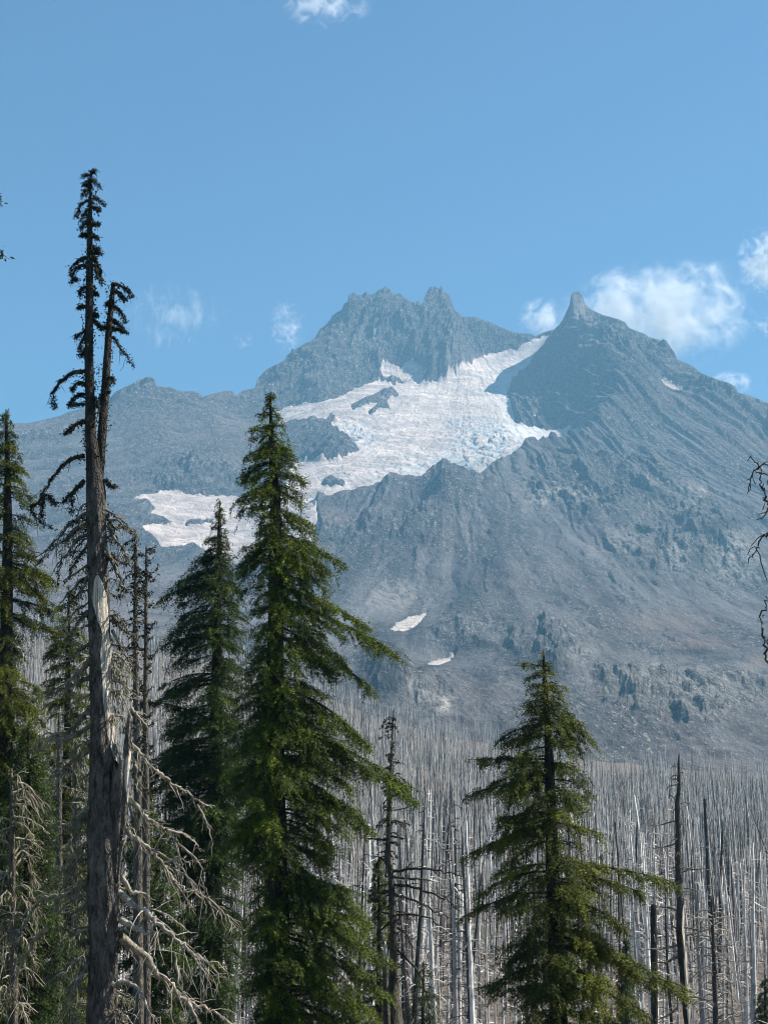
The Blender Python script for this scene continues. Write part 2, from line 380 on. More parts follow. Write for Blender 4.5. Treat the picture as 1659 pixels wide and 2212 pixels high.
for t in [
    # left face and valley
    (-300, 1150, 3300), (-300, 1350, 2300), (-100, 1050, 3600), (60, 1000, 3950), (240, 950, 4250), (330, 880, 4430), (150, 1050, 3720), (330, 1000, 4080), (440, 1000, 4170), (520, 920, 4570), (520, 1040, 3960),
    (407, 1062, 3830), (300, 1065, 3760), (515, 1060, 3870), (340, 1110, 3620), (480, 1110, 3640), (600, 1085, 3700), (620, 1150, 3450), (350, 1180, 3420), (500, 1225, 3250),
    (60, 1150, 3300), (150, 1210, 3100), (250, 1240, 3150), (0, 1260, 2600), (200, 1300, 2500), (400, 1300, 2700), (100, 1320, 2000), (600, 1300, 2750), (600, 1390, 2100), (350, 1360, 1900),
    # summit faces and upper glacier
    (560, 890, 4650), (640, 865, 4720), (700, 842, 4760), (760, 822, 4820), (850, 802, 4900), (930, 828, 4870), (985, 835, 4870), (700, 760, 4970), (780, 720, 5050), (860, 710, 5040), (890, 760, 4960), (950, 740, 5000), (1040, 740, 5170), (985, 760, 5030),
    (1150, 735, 5260), (1080, 770, 5120), (1020, 820, 4920), (1120, 800, 5000), (900, 858, 4680), (800, 862, 4620), (700, 892, 4480), (1060, 880, 4620), (960, 920, 4440), (850, 950, 4280), (1050, 950, 4290), (1100, 940, 4340), (950, 1000, 4040), (1080, 1000, 4040), (800, 1010, 3960), (700, 1022, 3900), (680, 950, 4220), (850, 1050, 3760), (1000, 1045, 3850), (720, 1070, 3700),
    # pinnacle rib, its shadowed face, and the right shoulder
    (1248, 690, 4860), (1258, 745, 4740), (1290, 790, 4600), (1332, 835, 4440), (1325, 890, 4330), (1290, 925, 4250), (1215, 740, 5010), (1180, 780, 4980), (1150, 820, 4860), (1112, 860, 4760), (1120, 910, 4520), (1170, 930, 4440), (1210, 850, 4660), (1240, 920, 4380),
    (1350, 780, 4640), (1420, 820, 4580), (1330, 960, 4130), (1400, 900, 4280), (1500, 890, 4380), (1600, 950, 4180), (1720, 1000, 4200), (1350, 1050, 3680), (1250, 1030, 3760), (1450, 1060, 3700), (1550, 1110, 3550), (1650, 1060, 3880), (1650, 1200, 3300), (2000, 1250, 3000),
    # faces below the moraine, rib and hollow
    (1150, 1080, 3520), (1200, 1130, 3320), (1300, 1150, 3260), (1400, 1120, 3380), (1450, 1200, 3080), (1560, 1190, 3180), (1620, 1260, 3000), (1250, 1250, 2920), (1400, 1280, 2800), (1530, 1300, 2750), (1650, 1330, 2650), (1300, 1350, 2480), (1450, 1380, 2380), (1600, 1400, 2280),
    (700, 1150, 3240), (800, 1150, 3230), (900, 1145, 3270), (985, 1120, 3350), (700, 1210, 3020), (850, 1230, 2960), (930, 1240, 2980), (1000, 1215, 3080), (1090, 1225, 3060), (1100, 1330, 2640), (1010, 1330, 2700), (760, 1300, 2680), (880, 1350, 2520), (950, 1430, 2260), (1100, 1420, 2260), (1180, 1400, 2360),
    (830, 1440, 1960), (820, 1475, 1800), (830, 1540, 1560), (930, 1540, 1600), (1280, 1440, 2130), (1450, 1430, 2120), (1600, 1460, 2080), (1300, 1500, 1850), (1450, 1500, 1880), (1620, 1505, 1930), (1450, 1585, 1640), (1620, 1590, 1660), (1250, 1590, 1540), (1100, 1550, 1560), (1030, 1520, 1660), (2000, 1500, 1900),
    # burned hillside
    (-300, 1330, 1600), (0, 1345, 1500), (200, 1370, 1450), (350, 1390, 1420), (600, 1440, 1380), (830, 1560, 1330), (1000, 1610, 1250), (1200, 1680, 1150), (1450, 1690, 1150), (1659, 1700, 1150), (2100, 1700, 1150),
    (-400, 1580, 850), (0, 1600, 850), (400, 1620, 850), (800, 1680, 850), (1200, 1760, 800), (1659, 1780, 800), (2200, 1780, 800), (-400, 1840, 450), (0, 1850, 450), (600, 1870, 450), (1200, 1920, 450), (1659, 1920, 450), (2200, 1920, 450),
    (-300, 2100, 220), (0, 2100, 220), (830, 2110, 220), (1659, 2120, 220), (2200, 2120, 220)]:
    cp.append(pt(*t))
for (x, y, z) in [(0, 0, -1.7), (-8, 8, -2.3), (8, 8, -2.3), (-25, 30, -7.2), (0, 30, -7.4), (25, 30, -7.6), (-40, 50, -10.5), (0, 50, -11), (40, 50, -11), (-70, 90, -15), (0, 90, -15.5), (70, 90, -15.5), (0, 130, -18.5), (-100, 130, -18), (100, 130, -18.5), (30, 70, -13.5), (-30, 70, -13.5), (40, 0, -2.5), (-40, 0, -2.5)]:
    cp.append(np.array([x, y, z]))
cp = np.array(cp)
LS = 1000.0
_X = cp[:, :2] / LS
def _k(r2): return .5 * r2 * np.log(r2 + 1e-12)
_n = len(cp)
_A = _k(((_X[:, None] - _X[None]) ** 2).sum(-1)) + np.eye(_n) * 2e-4
_Pm = np.hstack([np.ones((_n, 1)), _X])
_M = np.block([[_A, _Pm], [_Pm.T, np.zeros((3, 3))]])
_w = np.linalg.solve(_M, np.concatenate([cp[:, 2], np.zeros(3)]))
def z_smooth(x, y):
    x = np.asarray(x, float); y = np.asarray(y, float); sh = np.broadcast(x, y).shape
    q = np.stack([np.broadcast_to(x, sh).ravel(), np.broadcast_to(y, sh).ravel()], 1) / LS
    out = np.empty(len(q))
    for i in range(0, len(q), 20000):
        b = q[i:i + 20000]
        out[i:i + 20000] = _k(((b[:, None] - _X[None]) ** 2).sum(-1)) @ _w[:_n] + _w[_n] + b @ _w[_n + 1:]
    return out.reshape(sh)

# fan-shaped grid: columns of constant bearing, rows of constant distance
px_in = np.arange(-30, 1700, 1.75)
u = np.concatenate([np.linspace(-1.2, (px_in[0] - W / 2) / F * 1.02 - .005, 60), (px_in - W / 2) / F * 1.0, np.linspace((px_in[-1] - W / 2) / F * 1.02 + .005, 1.2, 60)])
Yr = np.concatenate([np.array([-6., 0.5, 2, 4, 7]), np.geomspace(10, 1500, 150), np.arange(1510, 2400, 7.), np.arange(2400, 3300, 5.5), np.arange(3300, 5420, 4.2), np.geomspace(5425, 6600, 30)])
nc, nr = len(u), len(Yr)
Ycol = np.maximum(Yr, 6.0)
GX = u[None, :] * Ycol[:, None]; GY = np.broadcast_to(Yr[:, None], (nr, nc)).copy()
# smooth surface on a coarse fan, then bilinear
ci = np.unique(np.concatenate([np.arange(0, nc, 5), [nc - 1]])); ri = np.unique(np.concatenate([np.arange(0, nr, 4), [nr - 1]]))
Zc = z_smooth(GX[np.ix_(ri, ci)], GY[np.ix_(ri, ci)])
Zt = np.stack([np.interp(np.arange(nr), ri, Zc[:, j]) for j in range(len(ci))], 1)
GZ = np.stack([np.interp(np.arange(nc), ci, Zt[i]) for i in range(nr)], 0)
PX, PY = project(GX, np.maximum(GY, 5), GZ)
RY = ridgeY(PX)

def inside(poly, mask=None):
    px, py = PX, PY
    res = np.zeros(px.shape, bool)
    P = np.array(poly)
    bb = (px > P[:, 0].min()) & (px < P[:, 0].max()) & (py > P[:, 1].min()) & (py < P[:, 1].max())
    if mask is not None: bb &= mask
    a = px[bb]; b = py[bb]; r = np.zeros(len(a), bool)
    for (x0, y0), (x1, y1) in zip(P, np.roll(P, -1, 0)):
        if y0 == y1: continue
        c = ((y0 > b) != (y1 > b)) & (a < (x1 - x0) * (b - y0) / (y1 - y0) + x0)
        r ^= c
    res[bb] = r; return res

def box(a, k):
    a = a.astype(np.float32)
    for ax in (0, 1):
        p = [(0, 0), (0, 0)]; p[ax] = (k + 1, k)
        c = np.cumsum(np.pad(a, p, mode='edge'), axis=ax)
        n = a.shape[ax]; s1 = [slice(None)] * 2; s0 = [slice(None)] * 2
        s1[ax] = slice(2 * k + 1, 2 * k + 1 + n); s0[ax] = slice(0, n)
        a = (c[tuple(s1)] - c[tuple(s0)]) / (2 * k + 1)
    return a

crest_a = np.array(crest)
CY = np.interp(PX, crest_a[:, 0], crest_a[:, 2], left=3300, right=4150)
behind = (GY > CY + 25) & (GY < RY - 15)
gl = inside([c2(250, 380), c2(310, 378), c2(330, 400), c2(400, 385), c2(520, 335), c2(500, 385), c2(460, 430), c2(430, 490), c2(370, 560), c2(330, 600), c2(270, 640), c2(250, 680), c2(262, 740), c2(282, 800), c2(290, 840), c2(350, 868), c2(432, 870), c2(455, 892), c2(500, 882), c2(590, 868), c2(596, 885), c2(672, 868), (1252, 958), (1170, 972), (1100, 1020), (1018, 1075), (926, 1090), (850, 1082), (810, 1082), (740, 1105), (666, 1100), c1(300, 1240), c1(310, 1100), c1(380, 1060), c1(480, 1062), c1(600, 1050), c1(640, 1020), c1(690, 1000), c1(730, 950), c1(700, 900), c1(640, 852), c1(560, 830), c1(480, 822), c1(370, 852), c1(270, 860), c1(250, 790), c1(290, 770), c1(420, 750), c1(540, 720), c1(640, 680), c1(700, 650), c1(800, 630), c1(870, 640), c1(940, 615), c1(1010, 630), c1(1080, 645), c1(1180, 638), c1(1180, 620), c1(1330, 510), c1(1500, 400)], behind)
for poly in ([c1(650, 745), c1(720, 710), c1(860, 682), c1(912, 690), c1(860, 725), c1(760, 748), c1(660, 772)], [c1(740, 775), c1(850, 745), c1(860, 765), c1(760, 800)],
             [c1(490, 1165), c1(560, 1152), c1(600, 1170), c1(640, 1165), c1(600, 1200), c1(500, 1190)], [c2(120, 465), c2(200, 430), c2(330, 385), c2(385, 400), c2(300, 450), c2(190, 470)]):
    gl &= ~inside(poly)
icefleck = inside([c1(540, 850), c1(800, 800), c1(830, 840), c1(760, 900), c1(730, 960), c1(690, 990), c1(640, 940), c1(560, 900)], behind)
gl2 = inside([(280, 1081), (349, 1067), (370, 1070), (407, 1077), (515, 1077), (600, 1066), (680, 1080), (691, 1152), (686, 1172), (640, 1190), (580, 1180), (515, 1232), (470, 1215), (420, 1180), (353, 1192), (325, 1160), (304, 1143), (385, 1138), (322, 1120), (335, 1100), (318, 1090), (290, 1086)], (GY > 2900) & (GY < 3900))
gl2 &= ~inside([(515, 1118), (580, 1112), (570, 1122), (520, 1126)]) & ~inside([(400, 1132), (470, 1126), (460, 1137), (402, 1139)])
gl3 = inside([cS(815, 700), cS(880, 692), cS(950, 700), cS(960, 730), cS(985, 690), cS(1110, 665), cS(1180, 660), cS(1220, 690), cS(1240, 720), cS(1330, 765), cS(1250, 785), cS(1100, 760), cS(1000, 775), cS(930, 735), cS(850, 715)], (GY > 4500) & (GY < RY - 20))
patches = [
    ('triangular snow patch lying in the hollow of the grey talus below the moraine', [cP(445, 315), cP(470, 285), cP(480, 260), cP(520, 245), cP(560, 230), cP(610, 215), cP(658, 203), cP(625, 240), cP(590, 275), cP(530, 308)], 1600, 2750),
    ('thin leaf-shaped snow patch on the talus just under a dark rock band', [cP(638, 497), cP(690, 470), cP(740, 455), cP(805, 446), cP(765, 478), cP(690, 494)], 1600, 2750),
    ('ragged pinkish snow strip high on the slope right of the pinnacle', [c2(1072, 612), c2(1130, 626), c2(1160, 640), c2(1180, 650), c2(1222, 680), c2(1190, 676), c2(1232, 718), c2(1195, 698), c2(1140, 680), c2(1100, 650)], 3900, 4700),
    ('tiny square snow fleck on the shadowed face beside the glacier edge', [c2(282, 678), c2(314, 676), c2(306, 700), c2(282, 708)], 4300, 5100),
    ('small triangular snow fleck low on the shadowed face under the pinnacle', [c2(384, 818), c2(428, 804), c2(416, 838)], 4200, 5100),
]
pmask = [inside(p[1], (GY > p[2]) & (GY < p[3])) for p in patches]
GA = [gl | icefleck, gl2, gl3]
anyice = box(np.any(GA + pmask, axis=0), 3)

# relief: cliffs, gullies, talus
def blob(lst):
    a = np.zeros(PX.shape, np.float32)
    for (x, y, rx, ry, s) in lst:
        a = np.maximum(a, s * np.exp(-(((PX - x) / rx) ** 2 + ((PY - y) / ry) ** 2)))
    return a
dist = np.clip((GY - 1250) / 500, 0, 1)
cliff = blob([(840, 740, 190, 110, 1), (620, 800, 110, 70, .9), (960, 760, 90, 100, 1), (1240, 660, 50, 50, .5), (1180, 840, 90, 90, .8), (1370, 760, 120, 60, .8), (1540, 850, 120, 40, .7), (320, 840, 90, 35, .8), (450, 870, 120, 30, .5), (1300, 1090, 160, 60, .9), (1480, 1190, 130, 70, 1), (700, 970, 70, 60, .6), (1450, 1540, 260, 70, 1), (1200, 1450, 90, 50, .8), (840, 1500, 60, 50, 1), (930, 1530, 70, 50, .9), (420, 1045, 130, 22, .8), (850, 1160, 160, 30, .6), (1000, 1400, 60, 20, .6)])
calm = 1 - .9 * np.clip(anyice * 1.3, 0, 1)
gy = GY * .5
n2 = fbm(GX / 60, gy / 60, 4, 11)
n1 = ridged(GX / 260 + n2 * .1, gy / 230, 5, 3); n3 = ridged(GX / 80 + .5 * n2, gy / 110 + GZ / 400, 4, 21)
TH = np.arctan2(GX - 300, 5250 - GY); RR = np.hypot(GX - 300, 5250 - GY)       # around the summit: gullies follow the fall line
gul = ridged(TH * 15 + n2 * .12, RR / 1500, 3, 31); gul2 = ridged(TH * 48 + n2 * .2, RR / 700, 2, 35)
streak = np.clip(.5 + .42 * fbm(TH * 42 + n2 * .12, RR / 620, 4, 37, .6) + .2 * fbm(TH * 9, RR / 900, 2, 39), 0, 1)
rel = (n1 * 11 + n2 * 4) * (.45 + .7 * cliff) + gul * 24 + gul2 * 7
rel += np.clip(3500 / np.maximum(GY, 1200), 1, 1.3) * cliff * (n3 * 34 + n1 * 22)
steps = GZ / 46 + n2 * .5 + n1 * .4
rel += np.clip(3500 / np.maximum(GY, 1200), 1, 1.5) * cliff * 15 * (np.abs((steps % 1) - .5) * -2 + .5)
rel += (.20 + .95 * cliff) * (ridged(GX / 24, gy / 20, 3, 71, .7) * 6.5) + (.25 + cliff) * np.clip(fbm(GX / 30, gy / 26, 2, 75) - .15, 0, 1) * 9
def spur(poly, A, wd, pw=1.0):
    """A rib of rock: height falls off linearly away from a 3-D line."""
    P3 = np.array([pt(*t) for t in poly])[:, :2]; best = np.full(GX.shape, 1e9, np.float32); tt = np.zeros(GX.shape, np.float32)
    lo = P3.min(0) - wd; hi = P3.max(0) + wd
    m = (GX > lo[0]) & (GX < hi[0]) & (GY > lo[1]) & (GY < hi[1]); gx, gy_ = GX[m] + n2[m] * 9, GY[m]; bd = np.full(gx.shape, 1e9)
    for a_, b_ in zip(P3[:-1], P3[1:]):
        d_ = b_ - a_; t = np.clip(((gx - a_[0]) * d_[0] + (gy_ - a_[1]) * d_[1]) / (d_ @ d_), 0, 1)
        bd = np.minimum(bd, np.hypot(gx - a_[0] - t * d_[0], gy_ - a_[1] - t * d_[1]))
    out = np.zeros(GX.shape); out[m] = A * np.clip(1 - bd / wd, 0, 1) ** pw
    return out
for args in [
    ([(966, 1066, 3515), (1000, 1110, 3400), (1045, 1170, 3200), (1092, 1228, 3050), (1105, 1330, 2640), (1090, 1420, 2270)], 55, 190),
    ([(740, 1095, 3470), (810, 1069, 3475), (850, 1069, 3475), (926, 1077, 3495), (966, 1065, 3515), (1058, 1035, 3700), (1138, 977, 3900)], 20, 85),
    ([(1250, 690, 4860), (1262, 745, 4740), (1295, 795, 4600), (1336, 838, 4440), (1330, 890, 4330), (1300, 930, 4250)], 44, 150),
    ([(1240, 1030, 3740), (1330, 1018, 3800), (1440, 1060, 3700), (1520, 1120, 3500), (1590, 1165, 3260), (1612, 1250, 3020)], 50, 130),
    ([(1150, 1090, 3480), (1230, 1110, 3380), (1310, 1130, 3300), (1400, 1100, 3440)], 34, 110),
    ([(951, 640, 5200), (965, 720, 5080), (985, 780, 4960), (975, 830, 4870)], 60, 110),
    ([(831, 640, 5200), (820, 720, 5060), (790, 790, 4900)], 45, 120),
    ([(751, 660, 5180), (720, 760, 4960), (690, 840, 4760)], 40, 120),
    ([(896, 660, 5200), (890, 740, 5020), (900, 800, 4900)], 36, 80),
    ([(318, 820, 4450), (335, 900, 4360), (370, 980, 4150), (420, 1040, 3920)], 34, 140),
    ([(470, 860, 4800), (460, 930, 4500), (480, 1010, 4080)], 24, 110),
    ([(1440, 740, 4720), (1430, 800, 4600), (1400, 870, 4400)], 40, 120),
    ([(1590, 845, 4440), (1540, 880, 4400), (1480, 900, 4350)], 30, 110),
    ([(690, 1160, 3230), (800, 1150, 3220), (900, 1150, 3260), (985, 1118, 3360)], 22, 70),
    ([(810, 1450, 1900), (835, 1470, 1800), (845, 1500, 1700)], 45, 70),
    ([(1160, 1410, 2330), (1195, 1420, 2250), (1240, 1455, 2080)], 32, 80),
    ([(1230, 1475, 1950), (1330, 1490, 1900), (1450, 1490, 1900), (1560, 1500, 1920), (1680, 1510, 1930)], 38, 75),
    ([(1250, 1400, 2280), (1330, 1400, 2270), (1420, 1412, 2200), (1510, 1425, 2180)], 24, 60),
    ([(940, 1080, 3470), (880, 1200, 3080), (820, 1280, 2800)], 18, 120),
    ([(1020, 1110, 3420), (1130, 1200, 3130), (1250, 1290, 2780), (1330, 1360, 2440)], 20, 75),
    ([(1060, 1085, 3520), (1200, 1180, 3170), (1330, 1270, 2830), (1420, 1340, 2540)], 18, 65),
    ([(1110, 1055, 3620), (1260, 1160, 3240), (1400, 1240, 2950)], 15, 55),
    ([(980, 1110, 3400), (940, 1200, 3080), (900, 1260, 2900)], 14, 60),
    ([(1330, 980, 4080), (1450, 1000, 4000), (1580, 1060, 3750), (1680, 1120, 3500)], 22, 80),
    ([(700, 1230, 2950), (800, 1300, 2680), (950, 1390, 2380)], 14, 70),
]:
    rel += spur(*args)
nearsk = np.exp(-((GY - RY) / 160) ** 2)
rel = rel * (1 - .2 * nearsk)
amp = np.clip(GY / 4300, .32, 1.0)
calm2 = 1 - .85 * np.clip(blob([(880, 1345, 60, 40, 1), (955, 1430, 55, 26, 1), (1455, 845, 50, 30, .8)]), 0, 1)
GZ = GZ + rel * amp * dist * calm * calm2
GZ += (1 - dist) * np.clip((GY - 60) / 200, 0, 1) * (fbm(GX / 60, GY / 60, 4, 5) * 2.0 + fbm(GX / 9, GY / 9, 2, 8) * .25)
# fit the skyline ridge
for it in range(5):
    tanel = np.where(GY > 1800, GZ / np.maximum(GY, 5), -9)
    r = tanel.argmax(0); cj = np.arange(nc)
    px, py = project(GX[r, cj], GY[r, cj], GZ[r, cj])
    tgt = np.interp(px, skx, sky_y)
    cyv = (H / 2 - tgt) / F; want = (SP + cyv * CP) / (CP - cyv * SP)
    # same bearing: z over Y is independent of the column's x
    dz = (want - tanel[r, cj])
    ry = ridgeY(px)
    sig = np.where(GY < ry[None, :], 70.0 + 22 * n2, 90.0)
    GZ += dz[None, :] * GY * np.exp(-((GY - ry[None, :]) / sig) ** 2)
    # anything elsewhere that still pokes over the skyline is brought down
    lim = want[None, :] * GY
    over = (GY > 1800) & (GZ > lim)
    GZ = np.where(over, lim - (GZ - lim) * .2, GZ)
PX, PY = project(GX, np.maximum(GY, 5), GZ)

# steep faces are bare dark rock, gentler ground is pale rubble
_dzr = np.gradient(GZ, axis=0) / np.maximum(np.gradient(GY, axis=0), .5)
_dzc = np.gradient(GZ, axis=1) / np.maximum(np.gradient(GX, axis=1), .3)
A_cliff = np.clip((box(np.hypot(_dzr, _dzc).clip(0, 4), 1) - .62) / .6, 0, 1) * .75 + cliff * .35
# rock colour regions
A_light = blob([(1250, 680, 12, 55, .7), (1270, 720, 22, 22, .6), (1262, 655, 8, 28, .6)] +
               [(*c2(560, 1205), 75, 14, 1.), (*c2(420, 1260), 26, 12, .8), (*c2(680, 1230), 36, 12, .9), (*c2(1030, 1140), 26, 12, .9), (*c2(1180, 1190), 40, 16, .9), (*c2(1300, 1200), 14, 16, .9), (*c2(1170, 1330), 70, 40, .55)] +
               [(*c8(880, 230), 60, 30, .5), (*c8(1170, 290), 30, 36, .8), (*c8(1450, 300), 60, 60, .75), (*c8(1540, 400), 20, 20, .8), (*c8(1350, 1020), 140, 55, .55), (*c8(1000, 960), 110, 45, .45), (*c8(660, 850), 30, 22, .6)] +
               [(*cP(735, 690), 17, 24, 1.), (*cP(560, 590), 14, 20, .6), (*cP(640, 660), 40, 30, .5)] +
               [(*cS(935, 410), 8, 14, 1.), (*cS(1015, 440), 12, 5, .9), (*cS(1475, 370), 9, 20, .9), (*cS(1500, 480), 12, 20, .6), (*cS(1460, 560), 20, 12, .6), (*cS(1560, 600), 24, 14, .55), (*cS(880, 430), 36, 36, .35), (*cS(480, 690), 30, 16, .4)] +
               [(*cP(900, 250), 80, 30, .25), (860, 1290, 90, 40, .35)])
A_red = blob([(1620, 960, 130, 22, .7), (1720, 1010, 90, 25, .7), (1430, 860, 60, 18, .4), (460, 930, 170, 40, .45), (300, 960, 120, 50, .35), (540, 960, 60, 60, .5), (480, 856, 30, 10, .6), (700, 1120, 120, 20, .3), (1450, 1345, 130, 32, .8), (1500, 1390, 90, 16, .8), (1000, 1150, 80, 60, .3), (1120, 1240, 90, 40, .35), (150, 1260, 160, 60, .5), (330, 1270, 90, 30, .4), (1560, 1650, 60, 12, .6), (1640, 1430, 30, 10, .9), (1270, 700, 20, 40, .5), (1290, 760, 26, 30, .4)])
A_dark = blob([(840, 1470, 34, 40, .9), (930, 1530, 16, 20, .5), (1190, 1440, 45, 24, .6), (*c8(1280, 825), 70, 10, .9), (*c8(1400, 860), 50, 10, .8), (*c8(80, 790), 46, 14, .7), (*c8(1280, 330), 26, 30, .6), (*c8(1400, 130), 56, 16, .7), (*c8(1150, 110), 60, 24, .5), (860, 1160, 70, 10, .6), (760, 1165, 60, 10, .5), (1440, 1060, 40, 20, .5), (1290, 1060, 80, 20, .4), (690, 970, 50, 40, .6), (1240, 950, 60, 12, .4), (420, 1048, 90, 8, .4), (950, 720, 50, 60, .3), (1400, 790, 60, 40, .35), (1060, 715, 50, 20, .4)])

idx = np.arange(nr * nc).reshape(nr, nc)
def grid_faces(fm):
    i, j = np.nonzero(fm)
    return np.stack([idx[i, j], idx[i, j + 1], idx[i + 1, j + 1], idx[i + 1, j]], 1)
V = np.stack([GX, GY, GZ], -1).reshape(-1, 3)
def submesh(name, quads, Vv, attrs=None):
    used, inv = np.unique(quads, return_inverse=True)
    return mesh_np(name, Vv[used], inv.reshape(-1, 4), None, {k: a.ravel()[used] for k, a in (attrs or {}).items()})
SPLIT = int(np.searchsorted(Yr, 1300))
fm = np.zeros((nr - 1, nc - 1), bool); fm[:SPLIT] = True
tag(link('ground', submesh('ground', grid_faces(fm), V), M['ground']), 'grey brown floor of the burned hillside under the bare snags', None, None, 'structure')
fm = np.zeros((nr - 1, nc - 1), bool); fm[SPLIT:] = True
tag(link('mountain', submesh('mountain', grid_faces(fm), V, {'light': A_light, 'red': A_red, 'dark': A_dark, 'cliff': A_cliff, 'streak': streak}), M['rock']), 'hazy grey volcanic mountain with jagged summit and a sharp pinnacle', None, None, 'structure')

# ice and snow: sheets with their own thickness lying on the rock
crev_zone = blob([(1050, 960, 70, 40, 1), (1000, 1010, 130, 30, .8), (760, 950, 60, 30, .8), (900, 1030, 140, 18, .5), (1000, 920, 60, 16, .4), (600, 1140, 90, 25, .4)])
shade_lift_zone = blob([(1140, 860, 60, 80, 1), (1165, 760, 40, 45, .8), (1150, 935, 70, 22, .9), (1100, 840, 50, 50, .7)])  # smooth snow, whitened to lift the ice in the pinnacle's shadow
dirt_shade_zone = blob([(1048, 914, 42, 20, 1), (1070, 925, 30, 12, .9), (1040, 1018, 22, 8, 1), (740, 1040, 40, 14, 1), (675, 1015, 16, 8, .9), (960, 900, 110, 35, .8), (880, 900, 70, 30, .6), (1000, 850, 70, 18, .4), (700, 880, 70, 14, .35), (1120, 980, 40, 20, .5), (1100, 760, 60, 30, .3), (820, 1050, 60, 10, .3)])  # dirty ice, plus shade painted on the grey ice hump
nA = fbm(GX / 26, GY / 44, 3, 41); nB = ridged(GX / 44 + nA * .3, GY / 60 + nA * .3, 4, 51); nE = fbm(GX / 10, GY / 16, 2, 47); nD = fbm(GX / 75, GY / 75, 3, 45); nC = ridged((GX * .45 + GY) / 58 + nA * .45, (GX - GY * .45) / 170, 2, 61)
flow = fbm(GZ / 20 + nD * 1.1, TH * 7 + nD * .3, 3, 81, .6)
strip = np.clip(.75 - np.abs(flow) * 7, 0, .75) * np.clip(.45 + fbm(GX / 140, GY / 200, 2, 83), 0, 1)
def ice(name, mask, mat, th, label, cat, group=None, rough=1.0, kind=None):
    b = box(box(mask, 2), 2)
    t = (b - .45 + (nA * .16 + nD * .16 + nE * (.10 if rough else .30)) * (b < .985)) * th
    t = np.minimum(t, th * .32)
    if rough:
        cr = np.clip(nB - .12, 0, 1) * (crev_zone + .05) * 20 + np.clip(nC - .4, 0, 1) * 4 * rough
        cr = cr * np.clip(b * 3 - 2, 0, 1)
    else: cr = np.zeros_like(t)
    top = GZ + t - cr * .75 + (nA * 1.1 * rough)
    keep = t > -1.5
    fm = keep[:-1, :-1] & keep[1:, :-1] & keep[:-1, 1:] & keep[1:, 1:]
    # keep only the connected sheet
    todo = set(zip(*(a.tolist() for a in np.nonzero(fm)))); best = []
    while todo:
        st_ = [todo.pop()]; comp = list(st_)
        while st_:
            i, j = st_.pop()
            for c_ in ((i + 1, j), (i - 1, j), (i, j + 1), (i, j - 1)):
                if c_ in todo: todo.discard(c_); st_.append(c_); comp.append(c_)
        if len(comp) > len(best): best = comp
    fm[:] = False; ij = np.array(best); fm[ij[:, 0], ij[:, 1]] = True
    q = grid_faces(fm)
    me = submesh(name, q, np.stack([GX, GY, top], -1).reshape(-1, 3), {'crev': np.clip(cr / 10 - .12, 0, .85), 'dirt_shade': dirt_shade_zone, 'shade_lift': shade_lift_zone, 'strip': strip * (1 - .8 * shade_lift_zone)})
    return tag(link(name, me, mat), label, cat, group, kind)
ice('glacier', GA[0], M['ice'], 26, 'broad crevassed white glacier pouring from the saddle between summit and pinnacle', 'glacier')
ice('glacier', GA[1], M['ice'], 20, 'lower white snow lobe at the glacier foot seen between the hemlock tops', 'glacier', None, .6)
ice('glacier', GA[2], M['ice'], 22, 'small dull grey ice shelf hanging under the main summit wall', 'glacier', None, .5)
for (lab, p, y0, y1), m in zip(patches, pmask):
    ice('snow_patch', m, M['snow'], 12, lab, 'snow patch', 'snow patches scattered on the rock', 0)
del PX, PY, rel, n1, n2, n3, gul, nA, nB, nC, V

# ------------------------------------------------------------------ air
def haze():
    n = NT('haze_air'); v = n.n('ShaderNodeVolumePrincipled')
    v.inputs['Color'].default_value = (*HAZE_COLOR, 1); v.inputs['Density'].default_value = HAZE_DENSITY; v.inputs['Anisotropy'].default_value = 0.1
    n.t.links.new(v.outputs[0], n.out.inputs['Volume'])
    lo = float(GZ.min()) - 1.5; hi = float(GZ.max()) + 25
    x, y0, y1 = 8200, -300, 6700
    vs = [(-x, y0, lo), (x, y0, lo), (x, y1, lo), (-x, y1, lo), (-x, y0, hi), (x, y0, hi), (x, y1, hi), (-x, y1, hi)]
    me = mesh_np('haze', vs, [(0, 3, 2, 1), (4, 5, 6, 7), (0, 1, 5, 4), (1, 2, 6, 5), (2, 3, 7, 6), (3, 0, 4, 7)], smooth=False)
    tag(link('haze', me, n.m), 'thin blue haze filling the air in front of the mountain', None, None, 'stuff')
haze()

# ------------------------------------------------------------------ trees
UP = np.array([0, 0, 1.0])
def ground_z(x, y): return float(z_smooth(np.array([x]), np.array([y]))[0])
def path(pxs, Y):
    Ys = np.broadcast_to(np.asarray(Y, float), (len(pxs),))
    return np.array([pt(a, b, yy) for (a, b), yy in zip(pxs, Ys)])
def resample(P, R, step):
    d = np.concatenate([[0], np.cumsum(np.linalg.norm(np.diff(P, axis=0), axis=1))]); n = max(3, int(d[-1] / step))
    t = np.linspace(0, d[-1], n)
    return np.stack([np.interp(t, d, P[:, k]) for k in range(3)], 1), np.interp(t, d, R)
def trunk_path(pxw, Y):
    """[(px, py, width_px)...] from the top down; extended straight to the ground."""
    P = path([(a, b) for a, b, c in pxw], Y); s = Y / F
    R = np.array([c for a, b, c in pxw]) * .5 * s
    x, y = P[-1][:2]; g = ground_z(x, y) - .3
    if g < P[-1][2]:
        P = np.vstack([P, [x, y, g]]); R = np.append(R, R[-1] * 1.25)
    return P[::-1], R[::-1]            # from the ground up
